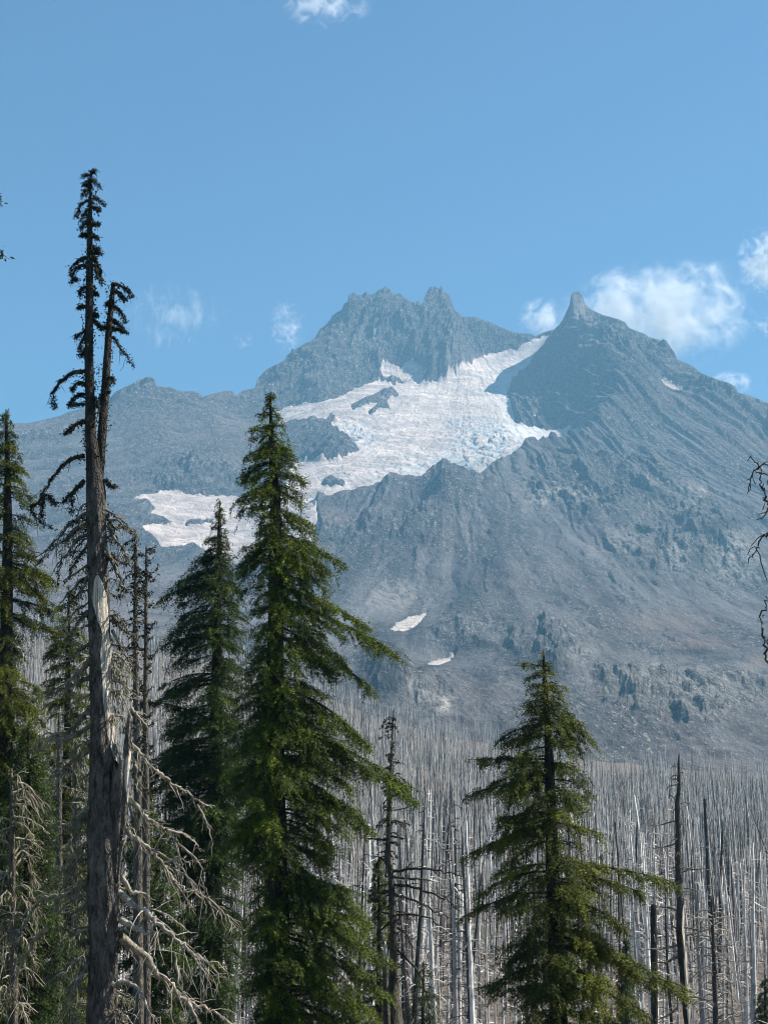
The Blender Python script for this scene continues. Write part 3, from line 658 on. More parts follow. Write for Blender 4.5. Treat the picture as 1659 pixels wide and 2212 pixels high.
def trunk_tube(mb, P, R, rng, step=.18, sides=20, bark=.05, bare=None, flare=True, **at):
    P, R = resample(P, R, step); n = len(P)
    th = np.linspace(0, 2 * pi, sides, endpoint=False); zz = P[:, 2][:, None]
    f = 1 + bark * (fbm(np.cos(th)[None] * 3 + P[0, 0], zz * .9 + np.sin(th)[None] * 3, 3, int(rng.integers(99))) ) + bark * .75 * ridged(np.cos(th)[None] * 7 + zz * .13, np.sin(th)[None] * 7 + zz * .55, 2, 7)
    T = np.gradient(P, axis=0); T /= np.linalg.norm(T, axis=1)[:, None]
    A = np.cross([0, 1., 0], T); A /= np.linalg.norm(A, axis=1)[:, None]; B = np.cross(A, T)
    rad = R[:, None] * f
    ring = P[:, None] + rad[:, :, None] * (A[:, None] * np.cos(th)[None, :, None] - B[:, None] * np.sin(th)[None, :, None])
    i = np.arange(n - 1)[:, None] * sides; j = np.arange(sides)[None]; k = (j + 1) % sides
    q = np.stack([i + j, i + k, i + k + sides, i + j + sides], -1).reshape(-1, 4)
    v = ring.reshape(-1, 3); c = len(v); v = np.vstack([v, P[-1] + T[-1] * R[-1] * .6])
    t = [[(n - 1) * sides + a, (n - 1) * sides + (a + 1) % sides, c] for a in range(sides)]
    at = dict(at)
    if bare is not None:
        X, Yp = project(ring[..., 0], ring[..., 1], ring[..., 2]); ang = np.broadcast_to(th[None], X.shape)
        at['bare'] = np.append(bare(Yp, np.cos(ang), np.sin(ang)).ravel(), 0)
    mb.add(v, q, t, **at)

def limb(mb, P, r0, r1, rng, sides=6, twigs=0, tl=.5, wob=.03, droop=.3, tone=.5, seg=5, tr=.35):
    """A crooked dead limb with its side twigs, as tubes in one mesh."""
    Q = smooth_path(P, seg=seg); L = np.linalg.norm(np.diff(Q, axis=0), axis=1).sum()
    n = len(Q); Q = Q + rng.normal(0, wob * min(1, L / 2), Q.shape) * np.linspace(0, 1, n)[:, None] ** .5
    R = np.linspace(r0, r1, n) * (1 + rng.normal(0, .10, n))
    mb.tube(Q, np.abs(R), sides, jit=.06, rng=rng, tone=tone)
    for _ in range(twigs):
        t = rng.uniform(.2, 1.0); i = min(n - 2, int(t * (n - 1))); T = Q[i + 1] - Q[i]; T /= np.linalg.norm(T) + 1e-9
        sd = rng.normal(0, 1, 3); sd -= T * (sd @ T); sd /= np.linalg.norm(sd)
        l = tl * rng.uniform(.4, 1.2) * (1 - .4 * t); d = T * .7 + sd * .75
        m = 5; ss = np.linspace(0, 1, m)[:, None]
        tp = Q[i] + d * l * ss - UP * droop * l * ss ** 2 + rng.normal(0, .03 * l / .5, (m, 3)) * ss
        rr = max(.006, min(R[i] * tr, .022))
        mb.tube(tp, np.linspace(rr, .004, m), 4, tone=tone + .1)
        if l > .35 and rng.random() < .7:
            for s2 in (1, 3):
                sd2 = rng.normal(0, 1, 3); l2 = l * rng.uniform(.3, .6)
                mb.tube(np.array([tp[s2], tp[s2] + (d * .5 + sd2 * .4) * l2 * .5, tp[s2] + (d * .5 + sd2 * .4) * l2 - UP * .15 * l2]), [rr * .6, rr * .5, .003], 3, tone=tone + .15)
    return Q

def tufts(mb, Q, n, rng, lmin, lmax, wd, hang=1.0, rad=.03, tone=.5):
    if n <= 0: return
    i = rng.integers(0, len(Q) - 1, n); f = rng.random(n)[:, None]
    # lichen grows in clumps
    cl = rng.choice(i, max(2, n // 9)); i = np.where(rng.random(n) < .7, rng.choice(cl, n), i)
    b = Q[i] * (1 - f) + Q[i + 1] * f
    d = rng.normal(0, .5, (n, 3)); d[:, 2] = d[:, 2] * .5 - hang; d /= np.linalg.norm(d, axis=1)[:, None]
    nr_ = rng.normal(0, 1, (n, 3)); nr_ -= d * (nr_ * d).sum(1)[:, None]; nr_ /= np.linalg.norm(nr_, axis=1)[:, None]
    b = b + rng.normal(0, rad, (n, 3))
    mb.leaves(b, d, nr_, rng.uniform(lmin, lmax, n), wd * rng.uniform(.5, 1.3, n), tone=np.clip(tone + rng.normal(0, .2, n), 0, 1))

def spray(mb, wood, B, T, rng, wid, rise=.16, tone=.5, dens=1.0, leaf=.13, skirt=.32, bare0=.05, rad=None):
    """One hemlock bough: arching axis, drooping side sprays, blades along each."""
    L = np.linalg.norm(T - B); C = (B + T) / 2 + UP * L * rise + rng.normal(0, .06 * L, 3) * [1, 1, .4]
    ts = np.linspace(0, 1, 10)[:, None]; ax = (1 - ts) ** 2 * B + 2 * ts * (1 - ts) * C + ts ** 2 * T
    wood.tube(ax, np.linspace(rad or (.012 + .012 * L), .006, 10), 5, tone=.4)
    nb = max(8, int(L / .048 * dens))
    t = np.sort(rng.uniform(bare0, 1, nb) ** .9); t[-1] = 1
    P = (1 - t[:, None]) ** 2 * B + 2 * t[:, None] * (1 - t[:, None]) * C + t[:, None] ** 2 * T
    tg = 2 * (1 - t[:, None]) * (C - B) + 2 * t[:, None] * (T - C); tg /= np.linalg.norm(tg, axis=1)[:, None]
    sd = np.cross(tg, UP); sd /= np.linalg.norm(sd, axis=1)[:, None] + 1e-6
    sg = np.where(rng.random(nb) < .5, 1, -1)[:, None] * rng.uniform(.25, 1.15, (nb, 1))
    hangs = (rng.random(nb) < skirt)[:, None]
    lump = .72 + .5 * np.sin(t * rng.uniform(9, 16) + rng.uniform(0, 6))          # clumped, not even
    prof = (np.sin(pi * np.clip(t, .02, .97) ** .8) ** .55 * .85 + .28) * np.clip(lump, .35, 1.15)
    l = wid * prof * rng.uniform(.55, 1.2, nb)
    d = tg * rng.uniform(.45, .95, (nb, 1)) + sd * sg * .85 + UP * np.where(hangs, -.7, rng.normal(.02, .16, (nb, 1))); d /= np.linalg.norm(d, axis=1)[:, None]
    dr = rng.uniform(.08, .55, nb)
    cnt = np.maximum(6, (l / .0125 * dens).astype(int)); k = np.repeat(np.arange(nb), cnt); m = len(k)
    s = rng.random(m) ** .8
    base = P[k] + d[k] * (l[k] * s)[:, None] - UP * (dr[k] * l[k] * s ** 2)[:, None] + rng.normal(0, .028, (m, 3)) * [1, 1, 1.4]
    bt = d[k] - UP * (2 * dr[k] * s)[:, None]; bt /= np.linalg.norm(bt, axis=1)[:, None]
    ps = np.cross(bt, UP); ps /= np.linalg.norm(ps, axis=1)[:, None] + 1e-6
    g2 = np.where(rng.random(m) < .5, 1, -1)[:, None]
    dd = bt * rng.uniform(.3, 1, (m, 1)) + ps * g2 * rng.uniform(.2, 1, (m, 1)) + rng.normal(0, .26, (m, 3)) - UP * rng.uniform(-.12, .22, (m, 1)); dd /= np.linalg.norm(dd, axis=1)[:, None]
    nn = UP + rng.normal(0, .45, (m, 3)); nn -= dd * (nn * dd).sum(1)[:, None]; nn /= np.linalg.norm(nn, axis=1)[:, None]
    ln = leaf * rng.uniform(.5, 1.15, m) * (1 - .3 * s)
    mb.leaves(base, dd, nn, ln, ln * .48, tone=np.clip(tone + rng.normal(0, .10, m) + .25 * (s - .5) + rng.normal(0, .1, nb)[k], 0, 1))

def hemlock(name, label, cat, pxw, Y, left, right, seed, explicit=(), needle='needleA', group=None, gap=17, per=6, width=.62, droop=.30, thin=0.0, tone=.5, leaf=.13, dens=1.0, bare_to=None, lichen=0, twigs=12, bark='hembark', skirt=.3, ymax=2290):
    rng = np.random.default_rng(seed); s = Y / F
    P, R = trunk_path(pxw, Y); root = empty(name, (P[0][0], P[0][1], P[0][2] + .3)); tag(root, label, cat, group)
    O = np.array(root.location)
    tr = MB(); trunk_tube(tr, P, R, rng, .3, 14, .10)
    wood = MB(); cr = MB()
    top = pxw[0][1]; tx = np.array([[a, b] for a, b, c in pxw])
    cx = lambda py: np.interp(py, tx[:, 1], tx[:, 0])
    le = np.array(left); ri = np.array(right)
    # leader twigs
    py = top + 8
    az = rng.uniform(0, 6)
    while py < ymax:
        k = max(3, int(round(per * min(1, .5 + (py - top) / 260)))); az += rng.uniform(.3, 1.5)
        for j in range(k):
            if rng.random() < thin: continue
            a = az + j * 2 * pi / k + rng.normal(0, .35); yy = py + rng.normal(0, gap * .20)
            rl = np.interp(yy, le[:, 0], le[:, 1]); rr = np.interp(yy, ri[:, 0], ri[:, 1]); ca = cos(a)
            reach = (rr if ca > 0 else rl) * rng.uniform(.62, 1.06)
            dep = (rl + rr) / 2 * rng.uniform(.6, 1.0)
            if reach < 2: continue
            dp = droop * reach * rng.uniform(.4, 1.4) * (1 if yy > top + 90 else .4)
            by = yy - dp
            if by < top + 3: by = top + 3
            B = pt(cx(by), by, Y); T = pt(cx(by) + ca * reach, yy, Y); T[1] += sin(a) * dep * s
            Lm = np.linalg.norm(T - B)
            spray(cr, wood, B, T, rng, min(width, .16 + .42 * Lm), rng.uniform(.06, .26), tone + rng.normal(0, .20), dens, leaf, skirt, .06 if Lm < 1.5 else .12)
        py += gap * (1 if py > top + 150 else .62) * rng.uniform(.7, 1.35)
    for e in explicit:
        (bx, by), (ex, ey), dy, wd = e[:4]; rs = e[4] if len(e) > 4 else .15
        B = pt(bx, by, Y); T = pt(ex, ey, Y); T[1] += dy; L = np.linalg.norm(T - B)
        spray(cr, wood, B, T, rng, wd, rs, tone + rng.normal(.05, .08), dens * 1.15, leaf, .4, .12)
        for q in range(int(L / .55)):       # secondary boughs off a long limb
            t = rng.uniform(.3, .95); C = (B + T) / 2 + UP * L * rs
            p = (1 - t) ** 2 * B + 2 * t * (1 - t) * C + t * t * T; sg = rng.choice([-1, 1])
            d = (T - B) / L * rng.uniform(.5, .8) + np.array([0, sg * .6, rng.uniform(-.35, .1)])
            spray(cr, wood, p, p + d * rng.uniform(.5, 1.1) * min(1.0, L * .35), rng, wd * .75, .1, tone + rng.normal(.03, .1), dens, leaf, .4, .05)
    # bare dead twigs under the living boughs
    for _ in range(twigs):
        yy = rng.uniform(min(top + 250, 2150), 2250)
        rl = np.interp(yy, le[:, 0], le[:, 1]); a = rng.uniform(0, 2 * pi); l = rl * rng.uniform(.3, .7) * s
        B = pt(cx(yy), yy, Y); T = B + np.array([cos(a), sin(a), rng.uniform(-.5, 0)]) * l
        limb(wood, [B, (B + T) / 2 + UP * .1 * l, T], .02, .005, rng, 4, 4, .35, .05, .4, .55)
    t = tr.build('trunk', M[bark], root, O)
    nq = sum(len(a) for a in cr.q); base_n = cr.n
    cr.add(np.vstack(wood.v), np.vstack(wood.q), np.vstack(wood.t)); wq = sum(len(a) for a in wood.q) + sum(len(a) for a in wood.t)
    me = cr.mesh('crown', O, False)
    mi = np.zeros(nq + wq, np.int32); mi[nq:] = 1; me.polygons.foreach_set('material_index', mi)
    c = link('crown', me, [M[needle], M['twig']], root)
    if lichen:
        lc = MB(); rr = np.random.default_rng(seed + 5)
        for _ in range(lichen):
            yy = rr.uniform(min(top + 200, 2150), 2250); rl = np.interp(yy, le[:, 0], le[:, 1]); rg = np.interp(yy, ri[:, 0], ri[:, 1])
            x0 = rr.uniform(-rl, rg) * .85; b = pt(cx(yy) + x0, yy, Y); b[1] += rr.normal(0, .4 * (rl + rg) / 2 * s)
            Q = np.array([b, b + rr.normal(0, .22, 3) * [1, 1, .4], b + rr.normal(0, .3, 3) * [1, 1, .4]])
            tufts(lc, Q, 16, rr, .12, .45, .04, 1.6, .03, .5)
        lc.build('lichen_clumps', M['lichen'], root, O, smooth=False)
    return root

def dead_tree(name, label, cat, pxw, Y, branches, seed, bark='bark', limbmat='limb', stubs=0, stub_rng=(0, 9999), stub_len=.5, bare=None, group=None, lichen=None, sides=24, char=None, tuft=None, step=.12, extra=(), stub_droop=.5, rotate=None, kid='branch'):
    """branches: (points_px, r0_px, r1_px, depth_metres, twigs, lichen_count)"""
    rng = np.random.default_rng(seed); s = Y / F
    P, R = trunk_path(pxw, Y); root = empty(name, (P[0][0], P[0][1], P[0][2] + .3)); tag(root, label, cat, group); O = np.array(root.location)
    tr = MB(); at = {}
    trunk_tube(tr, P, R, rng, step, sides, .14, bare)
    if char is not None:
        v = tr.v[0]; _, yy = project(v[:, 0], v[:, 1], v[:, 2]); tr.a['char'] = [(0, np.clip(char(yy), 0, 1))]
    trunk = tr.build('trunk', M[bark], root, O)
    Pu, Ru = resample(P, R, .08)
    if tuft:
        lo, hi, cnt, mat, l0, l1, hang = tuft
        _, yy = project(Pu[:, 0], Pu[:, 1], Pu[:, 2]); m = (yy > lo) & (yy < hi)
        if m.sum() > 3:
            tb = MB(); Q = Pu[m] + rng.normal(0, 1, (m.sum(), 3)) * Ru[m][:, None] * .6
            tufts(tb, Q, cnt, rng, l0, l1, .05, hang, float(Ru[m].mean()) * .7, .45); tb.build('lichen_clumps', M[mat], trunk, O, smooth=False)
    for (pts, r0, r1, dep, tw, lc) in branches:
        n = len(pts); tt = np.linspace(0, 1, n)
        Q = path(pts, Y + dep * tt)
        mb = MB(); Lm = np.linalg.norm(np.diff(Q, axis=0), axis=1).sum()
        C = limb(mb, Q, r0 * .5 * s, r1 * .5 * s, rng, 7, tw, min(.9, .3 * Lm + .12), .035, .5, rng.uniform(.35, .65))
        b = mb.build(kid, M[limbmat], root, O)
        if lc:
            lb = MB(); mt, l0, l1, wdl, hg = lichen
            tufts(lb, C, lc, rng, l0, l1, wdl, hg, .025, .5); lb.build('lichen_clumps', M[mt], b, O, smooth=False)
    if stubs:
        _, yy = project(Pu[:, 0], Pu[:, 1], Pu[:, 2]); ok = np.nonzero((yy > stub_rng[0]) & (yy < stub_rng[1]))[0]
        for _ in range(stubs):
            i = rng.choice(ok); a = rng.uniform(0, 2 * pi); l = stub_len * rng.uniform(.3, 1.15); d = np.array([cos(a), sin(a), rng.uniform(-.25, .25)])
            m = MB(); B = Pu[i] + d * Ru[i] * .6
            q = np.array([B, B + d * l * .5, B + d * l - UP * l * stub_droop * rng.uniform(.3, 1.2)])
            C = limb(m, q, min(.028, Ru[i] * .4), .006, rng, 5, 2 if l > .3 else 0, .22, .04, .5, rng.uniform(.3, .7))
            b = m.build(kid, M[limbmat], root, O)
            if lichen and lichen[0] == 'darklichen':
                lb = MB(); tufts(lb, C, int(10 + l * 60), rng, .03, .10, .045, .5, .02, .4); lb.build('lichen_clumps', M['darklichen'], b, O, smooth=False)
    return root

# ------------------------------------------------------------------ the forked dead snag in front
_r = random.Random(4)
def br(conv, pts, r0, r1, dep=None, tw=4, lc=0):
    P = [conv(*p) for p in pts]
    L = sum(math.hypot(a[0] - b[0], a[1] - b[1]) for a, b in zip(P[:-1], P[1:]))
    if dep is None: dep = _r.uniform(-.5, .5) * L * 30 / F
    return (P, r0, r1, dep, tw, lc)
SB = []
# left stem, upper part: drooping lichen-clotted arms
for pts, r0 in [([(525, 125), (500, 122), (472, 124)], 3), ([(526, 110), (538, 102), (552, 98)], 3), ([(525, 150), (552, 160), (578, 196)], 3), ([(525, 175), (500, 172), (480, 192)], 3), ([(525, 200), (494, 215), (480, 245)], 3.5),
                ([(530, 258), (570, 262), (606, 298)], 4), ([(520, 262), (470, 292), (449, 340), (446, 372)], 5), ([(520, 308), (490, 345), (464, 392)], 4), ([(530, 310), (560, 312), (580, 338)], 4), ([(520, 370), (490, 400), (462, 432)], 4), ([(530, 405), (555, 402), (570, 412)], 5),
                ([(515, 465), (485, 462), (468, 475)], 5), ([(530, 470), (555, 478), (564, 488)], 5), ([(535, 545), (560, 545), (577, 552)], 5), ([(535, 575), (565, 572), (587, 577)], 4),
                ([(497, 598), (452, 618), (420, 650), (410, 690)], 8), ([(500, 638), (455, 652), (425, 690), (412, 745)], 8), ([(412, 745), (430, 722), (456, 726)], 4), ([(545, 598), (572, 660), (594, 748)], 9), ([(545, 640), (562, 690), (578, 740)], 7),
                ([(515, 765), (482, 772), (466, 792), (464, 820)], 7), ([(530, 785), (550, 800), (560, 812)], 6), ([(500, 880), (470, 878), (452, 884)], 6), ([(538, 930), (552, 926), (564, 932)], 6), ([(540, 955), (560, 972), (572, 994)], 6),
                ([(505, 1010), (462, 1038), (430, 1064)], 5), ([(502, 1035), (470, 1090), (460, 1142)], 6), ([(500, 1110), (480, 1150), (466, 1160)], 5)]:
    SB.append(br(c3, pts, r0 * 1.05, 2, None, 3, int(20 + r0 * 9)))
for pts, r0 in [([(497, 1252), (420, 1265), (350, 1312), (314, 1370), (308, 1440), (330, 1470)], 9), ([(492, 1325), (452, 1318), (425, 1345), (414, 1370)], 6), ([(492, 1385), (450, 1390), (412, 1430), (400, 1455)], 7), ([(492, 1440), (445, 1442), (404, 1447)], 5),
                ([(490, 1540), (448, 1555), (402, 1590), (364, 1616)], 8), ([(484, 1740), (420, 1755), (360, 1800), (298, 1870), (266, 1930), (248, 1980)], 10), ([(250, 1975), (215, 2015), (185, 2040), (205, 2085), (250, 2125), (305, 2155)], 6), ([(258, 1960), (250, 2030), (240, 2100)], 6), ([(280, 1960), (300, 2000), (330, 2015)], 4),
                ([(490, 1880), (440, 1930), (392, 1978), (362, 2010)], 9), ([(410, 1960), (418, 2020), (415, 2070)], 3), ([(612, 1880), (640, 1912), (672, 1920)], 5)]:
    SB.append(br(c3, pts, r0 * 1.15, 2.5, None, 5, int(30 + r0 * 11)))
for pts, r0 in [([(655, 750), (700, 762), (737, 790), (766, 822)], 8), ([(660, 788), (700, 815), (727, 842)], 7), ([(652, 858), (632, 862), (614, 864)], 6), ([(662, 880), (700, 920), (732, 970)], 7), ([(655, 958), (690, 985), (732, 1028)], 8), ([(650, 1008), (680, 1012), (712, 1020)], 6), ([(622, 990), (600, 1000), (582, 1006)], 6), ([(652, 1058), (690, 1110), (732, 1170), (768, 1228)], 7), ([(635, 1290), (650, 1300), (652, 1322)], 5), ([(640, 1370), (600, 1380), (560, 1440)], 4), ([(545, 1400), (560, 1440), (572, 1500)], 5)]:
    SB.append(br(c3, pts, r0 * 1.05, 2.5, None, 2, int(26 + r0 * 9)))
NUP = len(SB)
# middle and lower limbs
for pts, r0, tw, lc in [
    ([(555, 80), (480, 120), (410, 175), (360, 245), (240, 340), (200, 365)], 9, 8, 60), ([(560, 140), (480, 178), (385, 258), (300, 330), (215, 405)], 10, 8, 50), ([(550, 215), (480, 250), (430, 320), (382, 380), (358, 450), (348, 525)], 9, 6, 50), ([(548, 275), (490, 350), (450, 420), (428, 495)], 9, 5, 60), ([(545, 480), (505, 560), (450, 622), (380, 695)], 9, 5, 40),
    ([(575, 700), (500, 742), (460, 800), (420, 880), (395, 945)], 9, 6, 10), ([(575, 690), (530, 700), (480, 715)], 14, 2, 30), ([(575, 880), (500, 930), (430, 992), (350, 1075)], 11, 7, 30), ([(572, 990), (500, 1062), (420, 1130), (330, 1185)], 15, 7, 60), ([(572, 1098), (480, 1130), (400, 1172), (290, 1205)], 12, 7, 40), ([(572, 1280), (500, 1362), (440, 1430), (350, 1452), (245, 1500)], 15, 9, 60), ([(572, 1390), (470, 1452), (380, 1482), (280, 1490), (225, 1525)], 12, 7, 40), ([(570, 1540), (470, 1600), (370, 1680), (250, 1760)], 12, 8, 40),
    ([(660, 90), (700, 170), (760, 165), (800, 180), (835, 212)], 10, 4, 50), ([(668, 160), (720, 250), (772, 312), (800, 400)], 10, 4, 50), ([(665, 325), (700, 400), (740, 480), (770, 550), (830, 580), (905, 645)], 9, 4, 45), ([(690, 745), (760, 800), (832, 845)], 10, 4, 30), ([(695, 805), (732, 880), (782, 970), (835, 1005)], 8, 4, 25), ([(700, 1105), (760, 1140), (835, 1205)], 13, 4, 40), ([(812, 1290), (830, 1312), (880, 1370), (940, 1442)], 8, 4, 5), ([(800, 1500), (860, 1560), (900, 1620), (955, 1665), (990, 1700)], 11, 5, 5), ([(795, 1560), (835, 1620), (850, 1690), (845, 1800)], 7, 3, 12), ([(665, 230), (690, 260), (700, 300)], 6, 2, 20), ([(690, 720), (730, 750), (790, 760)], 7, 3, 30)]:
    SB.append(br(c4, pts, r0, 2.8, None, tw, lc))
for pts, r0, tw, lc in [
    ([(765, 250), (850, 320), (912, 392), (1000, 440), (1042, 470)], 15, 6, 6), ([(1035, 460), (1120, 482), (1200, 530), (1242, 582)], 6, 6, 4), ([(1040, 465), (1100, 560), (1112, 705)], 5, 4, 4), ([(1100, 545), (1200, 622), (1238, 700), (1240, 805)], 5, 4, 4),
    ([(720, 385), (790, 470), (880, 542), (960, 592), (1012, 672), (1062, 762), (1130, 822), (1240, 860), (1292, 882)], 14, 9, 6), ([(1285, 880), (1372, 962), (1428, 1040), (1430, 1122)], 5, 6, 4), ([(1060, 690), (1142, 740), (1222, 802)], 5, 4, 3), ([(1280, 882), (1312, 950), (1330, 1012)], 4, 4, 2), ([(1080, 785), (1142, 872), (1202, 952)], 5, 5, 3), ([(940, 580), (1050, 640), (1130, 700), (1180, 790)], 5, 5, 4),
    ([(955, 95), (990, 110), (1052, 172), (1120, 200), (1182, 252), (1232, 292), (1312, 322)], 9, 6, 6), ([(1220, 305), (1280, 430), (1328, 565)], 5, 4, 3), ([(750, 745), (822, 842), (900, 860), (932, 925)], 11, 4, 6), ([(722, 825), (802, 912), (900, 962), (962, 1022), (1052, 1102), (1132, 1172), (1222, 1232), (1302, 1272), (1405, 1315)], 14, 9, 6), ([(1235, 1238), (1322, 1322), (1362, 1415)], 5, 4, 3), ([(915, 975), (870, 1060), (850, 1190)], 8, 3, 6), ([(920, 988), (942, 1100), (966, 1325)], 7, 3, 5), ([(1140, 1175), (1270, 1340), (1310, 1500)], 5, 5, 3),
    ([(740, 1115), (812, 1172), (900, 1252), (982, 1352), (1072, 1432), (1162, 1522), (1300, 1572), (1402, 1632), (1510, 1665)], 20, 9, 8), ([(1160, 1518), (1202, 1600), (1240, 1690)], 9, 4, 3), ([(1080, 1220), (1112, 1400), (1182, 1545)], 6, 4, 3), ([(640, 1345), (692, 1412), (790, 1400), (852, 1452), (922, 1552), (952, 1622), (1060, 1680)], 12, 6, 18), ([(745, 1015), (832, 1062), (922, 1100), (1015, 1105)], 15, 3, 10), ([(600, 1590), (640, 1640), (680, 1700)], 16, 3, 20), ([(1010, 660), (1120, 640), (1180, 680)], 4, 4, 3), ([(720, 640), (740, 690), (735, 700)], 5, 2, 5),
    ([(705, 250), (612, 270), (552, 320), (515, 358)], 8, 3, 6), ([(562, 778), (490, 820), (392, 870), (260, 890), (182, 970), (100, 982), (25, 925)], 14, 8, 40), ([(590, 788), (545, 862), (520, 932), (442, 982), (405, 1050)], 11, 5, 40), ([(600, 1195), (522, 1150), (442, 1100), (365, 1045)], 11, 5, 40), ([(562, 1228), (522, 1330), (482, 1402), (432, 1502), (408, 1610)], 13, 5, 40), ([(450, 1278), (382, 1340), (280, 1385)], 8, 5, 20), ([(190, 985), (150, 1060), (90, 1150), (40, 1200)], 7, 6, 30), ([(300, 1060), (200, 1180), (130, 1300), (60, 1450), (10, 1600)], 9, 8, 50), ([(640, 350), (650, 420), (640, 480)], 4, 3, 10)]:
    SB.append(br(c5, pts, r0, 2.8, None, tw, lc))
def snag_bare(py, ca, sa):
    """Bark has fallen from one strip of the trunk, wandering from the front to the right."""
    cen = np.interp(py, [1240, 1300, 1370, 1420, 1590, 1680], [-1.45, -1.2, -.75, -.55, -.35, -.15])
    hw = np.interp(py, [1235, 1262, 1290, 1345, 1360, 1378, 1400, 1500, 1585, 1620, 1660], [0, .5, .8, .6, .35, .4, .7, .85, .6, .3, 0])
    a = np.arctan2(sa, ca)
    d = np.abs(a - cen)
    return np.clip(.5 + (hw - d) * 2.2, 0, 1) * (hw > .02)
SNAG_Y = 30.0
pxw = [(196, 369, 2.5), (196, 400, 5), (195, 480, 11), (195, 560, 14), (195, 640, 17), (193, 760, 18), (195, 860, 19), (197, 940, 23), (203, 1010, 30), (207, 1060, 40), (208, 1120, 41), (211, 1200, 42), (213, 1300, 43), (216, 1400, 44), (219, 1480, 45), (221, 1560, 46), (222, 1640, 50), (223, 1720, 58), (226, 1800, 68), (226, 1900, 66), (223, 2000, 56), (223, 2100, 56), (222, 2212, 60), (222, 2300, 64)]
snag = dead_tree('dead_tree', 'tall forked dead tree with peeling bark and drooping lichened limbs', 'dead tree', pxw, SNAG_Y, [], 11, 'bark', 'darklimb', 0, bare=snag_bare, sides=40, step=.10, char=lambda y: np.clip((1100 - y) / 120, 0, .8), tuft=(380, 1080, 2400, 'darklichen', .02, .075, .2))  # bark blackened toward the top: silhouette against the sky put into the colour
O = np.array(snag.location); rng = np.random.default_rng(12); s = SNAG_Y / F
# the second stem of the fork
m = MB(); Pf = path([(210, 1075), (216, 1020), (220, 960), (224, 900), (228, 850), (231, 800), (236, 720), (242, 650), (246, 611)], SNAG_Y + .12); Rf = np.array([19, 20, 19.5, 19, 18.5, 17, 14, 12, 9]) * .5 * s
trunk_tube(m, Pf, Rf, rng, .10, 28, .10, bare=lambda py, c, si: np.zeros_like(py), char=.7); fk = m.build('fork_stem', M['bark'], snag, O)  # fork stem painted dark as well, for the same silhouette
lm = MB(); Pq, Rq = resample(Pf, Rf, .08); tufts(lm, Pq + rng.normal(0, .06, Pq.shape), 1000, rng, .02, .075, .035, .2, .06, .45); lm.build('lichen_clumps', M['darklichen'], fk, O, smooth=False)
# the broken, splintered third stem leaning on the trunk
m = MB(); sides = 36; Pb, Rb = resample(path([(250, 1905), (256, 1800), (259, 1720), (262, 1650), (264, 1600), (266, 1535)], SNAG_Y - .12), np.array([14, 30, 38, 40, 40, 40]) * .5 * s, .07)
th = np.linspace(0, 2 * pi, sides, endpoint=False); n = len(Pb)
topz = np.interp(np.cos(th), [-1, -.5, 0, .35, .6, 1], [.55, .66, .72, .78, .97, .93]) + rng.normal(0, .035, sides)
prof = np.minimum(np.linspace(0, 1, n)[:, None], topz[None])
ringP = np.stack([np.interp(prof, np.linspace(0, 1, n), Pb[:, k]) for k in range(3)], -1); ringR = np.interp(prof, np.linspace(0, 1, n), Rb) * (1 + .07 * rng.normal(0, 1, (1, sides)))
v = ringP + ringR[..., None] * np.stack([np.cos(th), -np.sin(th), 0 * th], -1)[None]
i = np.arange(n - 1)[:, None] * sides; j = np.arange(sides)[None]; k = (j + 1) % sides
q = np.stack([i + j, i + k, i + k + sides, i + j + sides], -1).reshape(-1, 4)
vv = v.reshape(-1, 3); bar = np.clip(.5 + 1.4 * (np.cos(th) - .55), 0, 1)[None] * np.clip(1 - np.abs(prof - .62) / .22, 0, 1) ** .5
inner = v[-1] * .55 + (ringP[-1].mean(0) - [0, 0, .25]) * .45
vv = np.vstack([vv, inner, [inner.mean(0) - [0, 0, .2]]]); c0 = n * sides; a0 = (n - 1) * sides
q2 = [[a0 + a, a0 + (a + 1) % sides, c0 + (a + 1) % sides, c0 + a] for a in range(sides)]; t2 = [[c0 + a, c0 + (a + 1) % sides, c0 + sides] for a in range(sides)]
m.add(vv, np.vstack([q, q2]), t2, bare=np.concatenate([bar.ravel(), np.full(sides + 1, .3)]))
st = m.build('broken_stem', M['bark'], snag, O); st['label'] = 'splintered broken stem with bleached wood on its sunlit side'
Ps, Rs_ = trunk_path(pxw, SNAG_Y); Ps, Rs_ = resample(Ps, Rs_, .08); _, ys = project(Ps[:, 0], Ps[:, 1], Ps[:, 2])
for extra_ in range(95):
    yy = rng.uniform(1085, 2210); i = int(np.argmin(np.abs(ys - yy))); sg = rng.choice([-1, 1]); l = rng.uniform(18, 95) * (1 if sg < 0 else .8)
    x0 = (Ps[i][0] / (Ps[i][1] * CP + Ps[i][2] * SP)) * F + W / 2 + sg * Rs_[i] / s * .7
    SB.append(([(x0, yy), (x0 + sg * l * .5, yy + l * rng.uniform(-.05, .4)), (x0 + sg * l * rng.uniform(.75, 1.1), yy + l * rng.uniform(.3, 1.3))], rng.uniform(4, 7.5), 2, rng.uniform(-.6, .4), int(rng.uniform(2, 6)), int(rng.uniform(8, 40))))
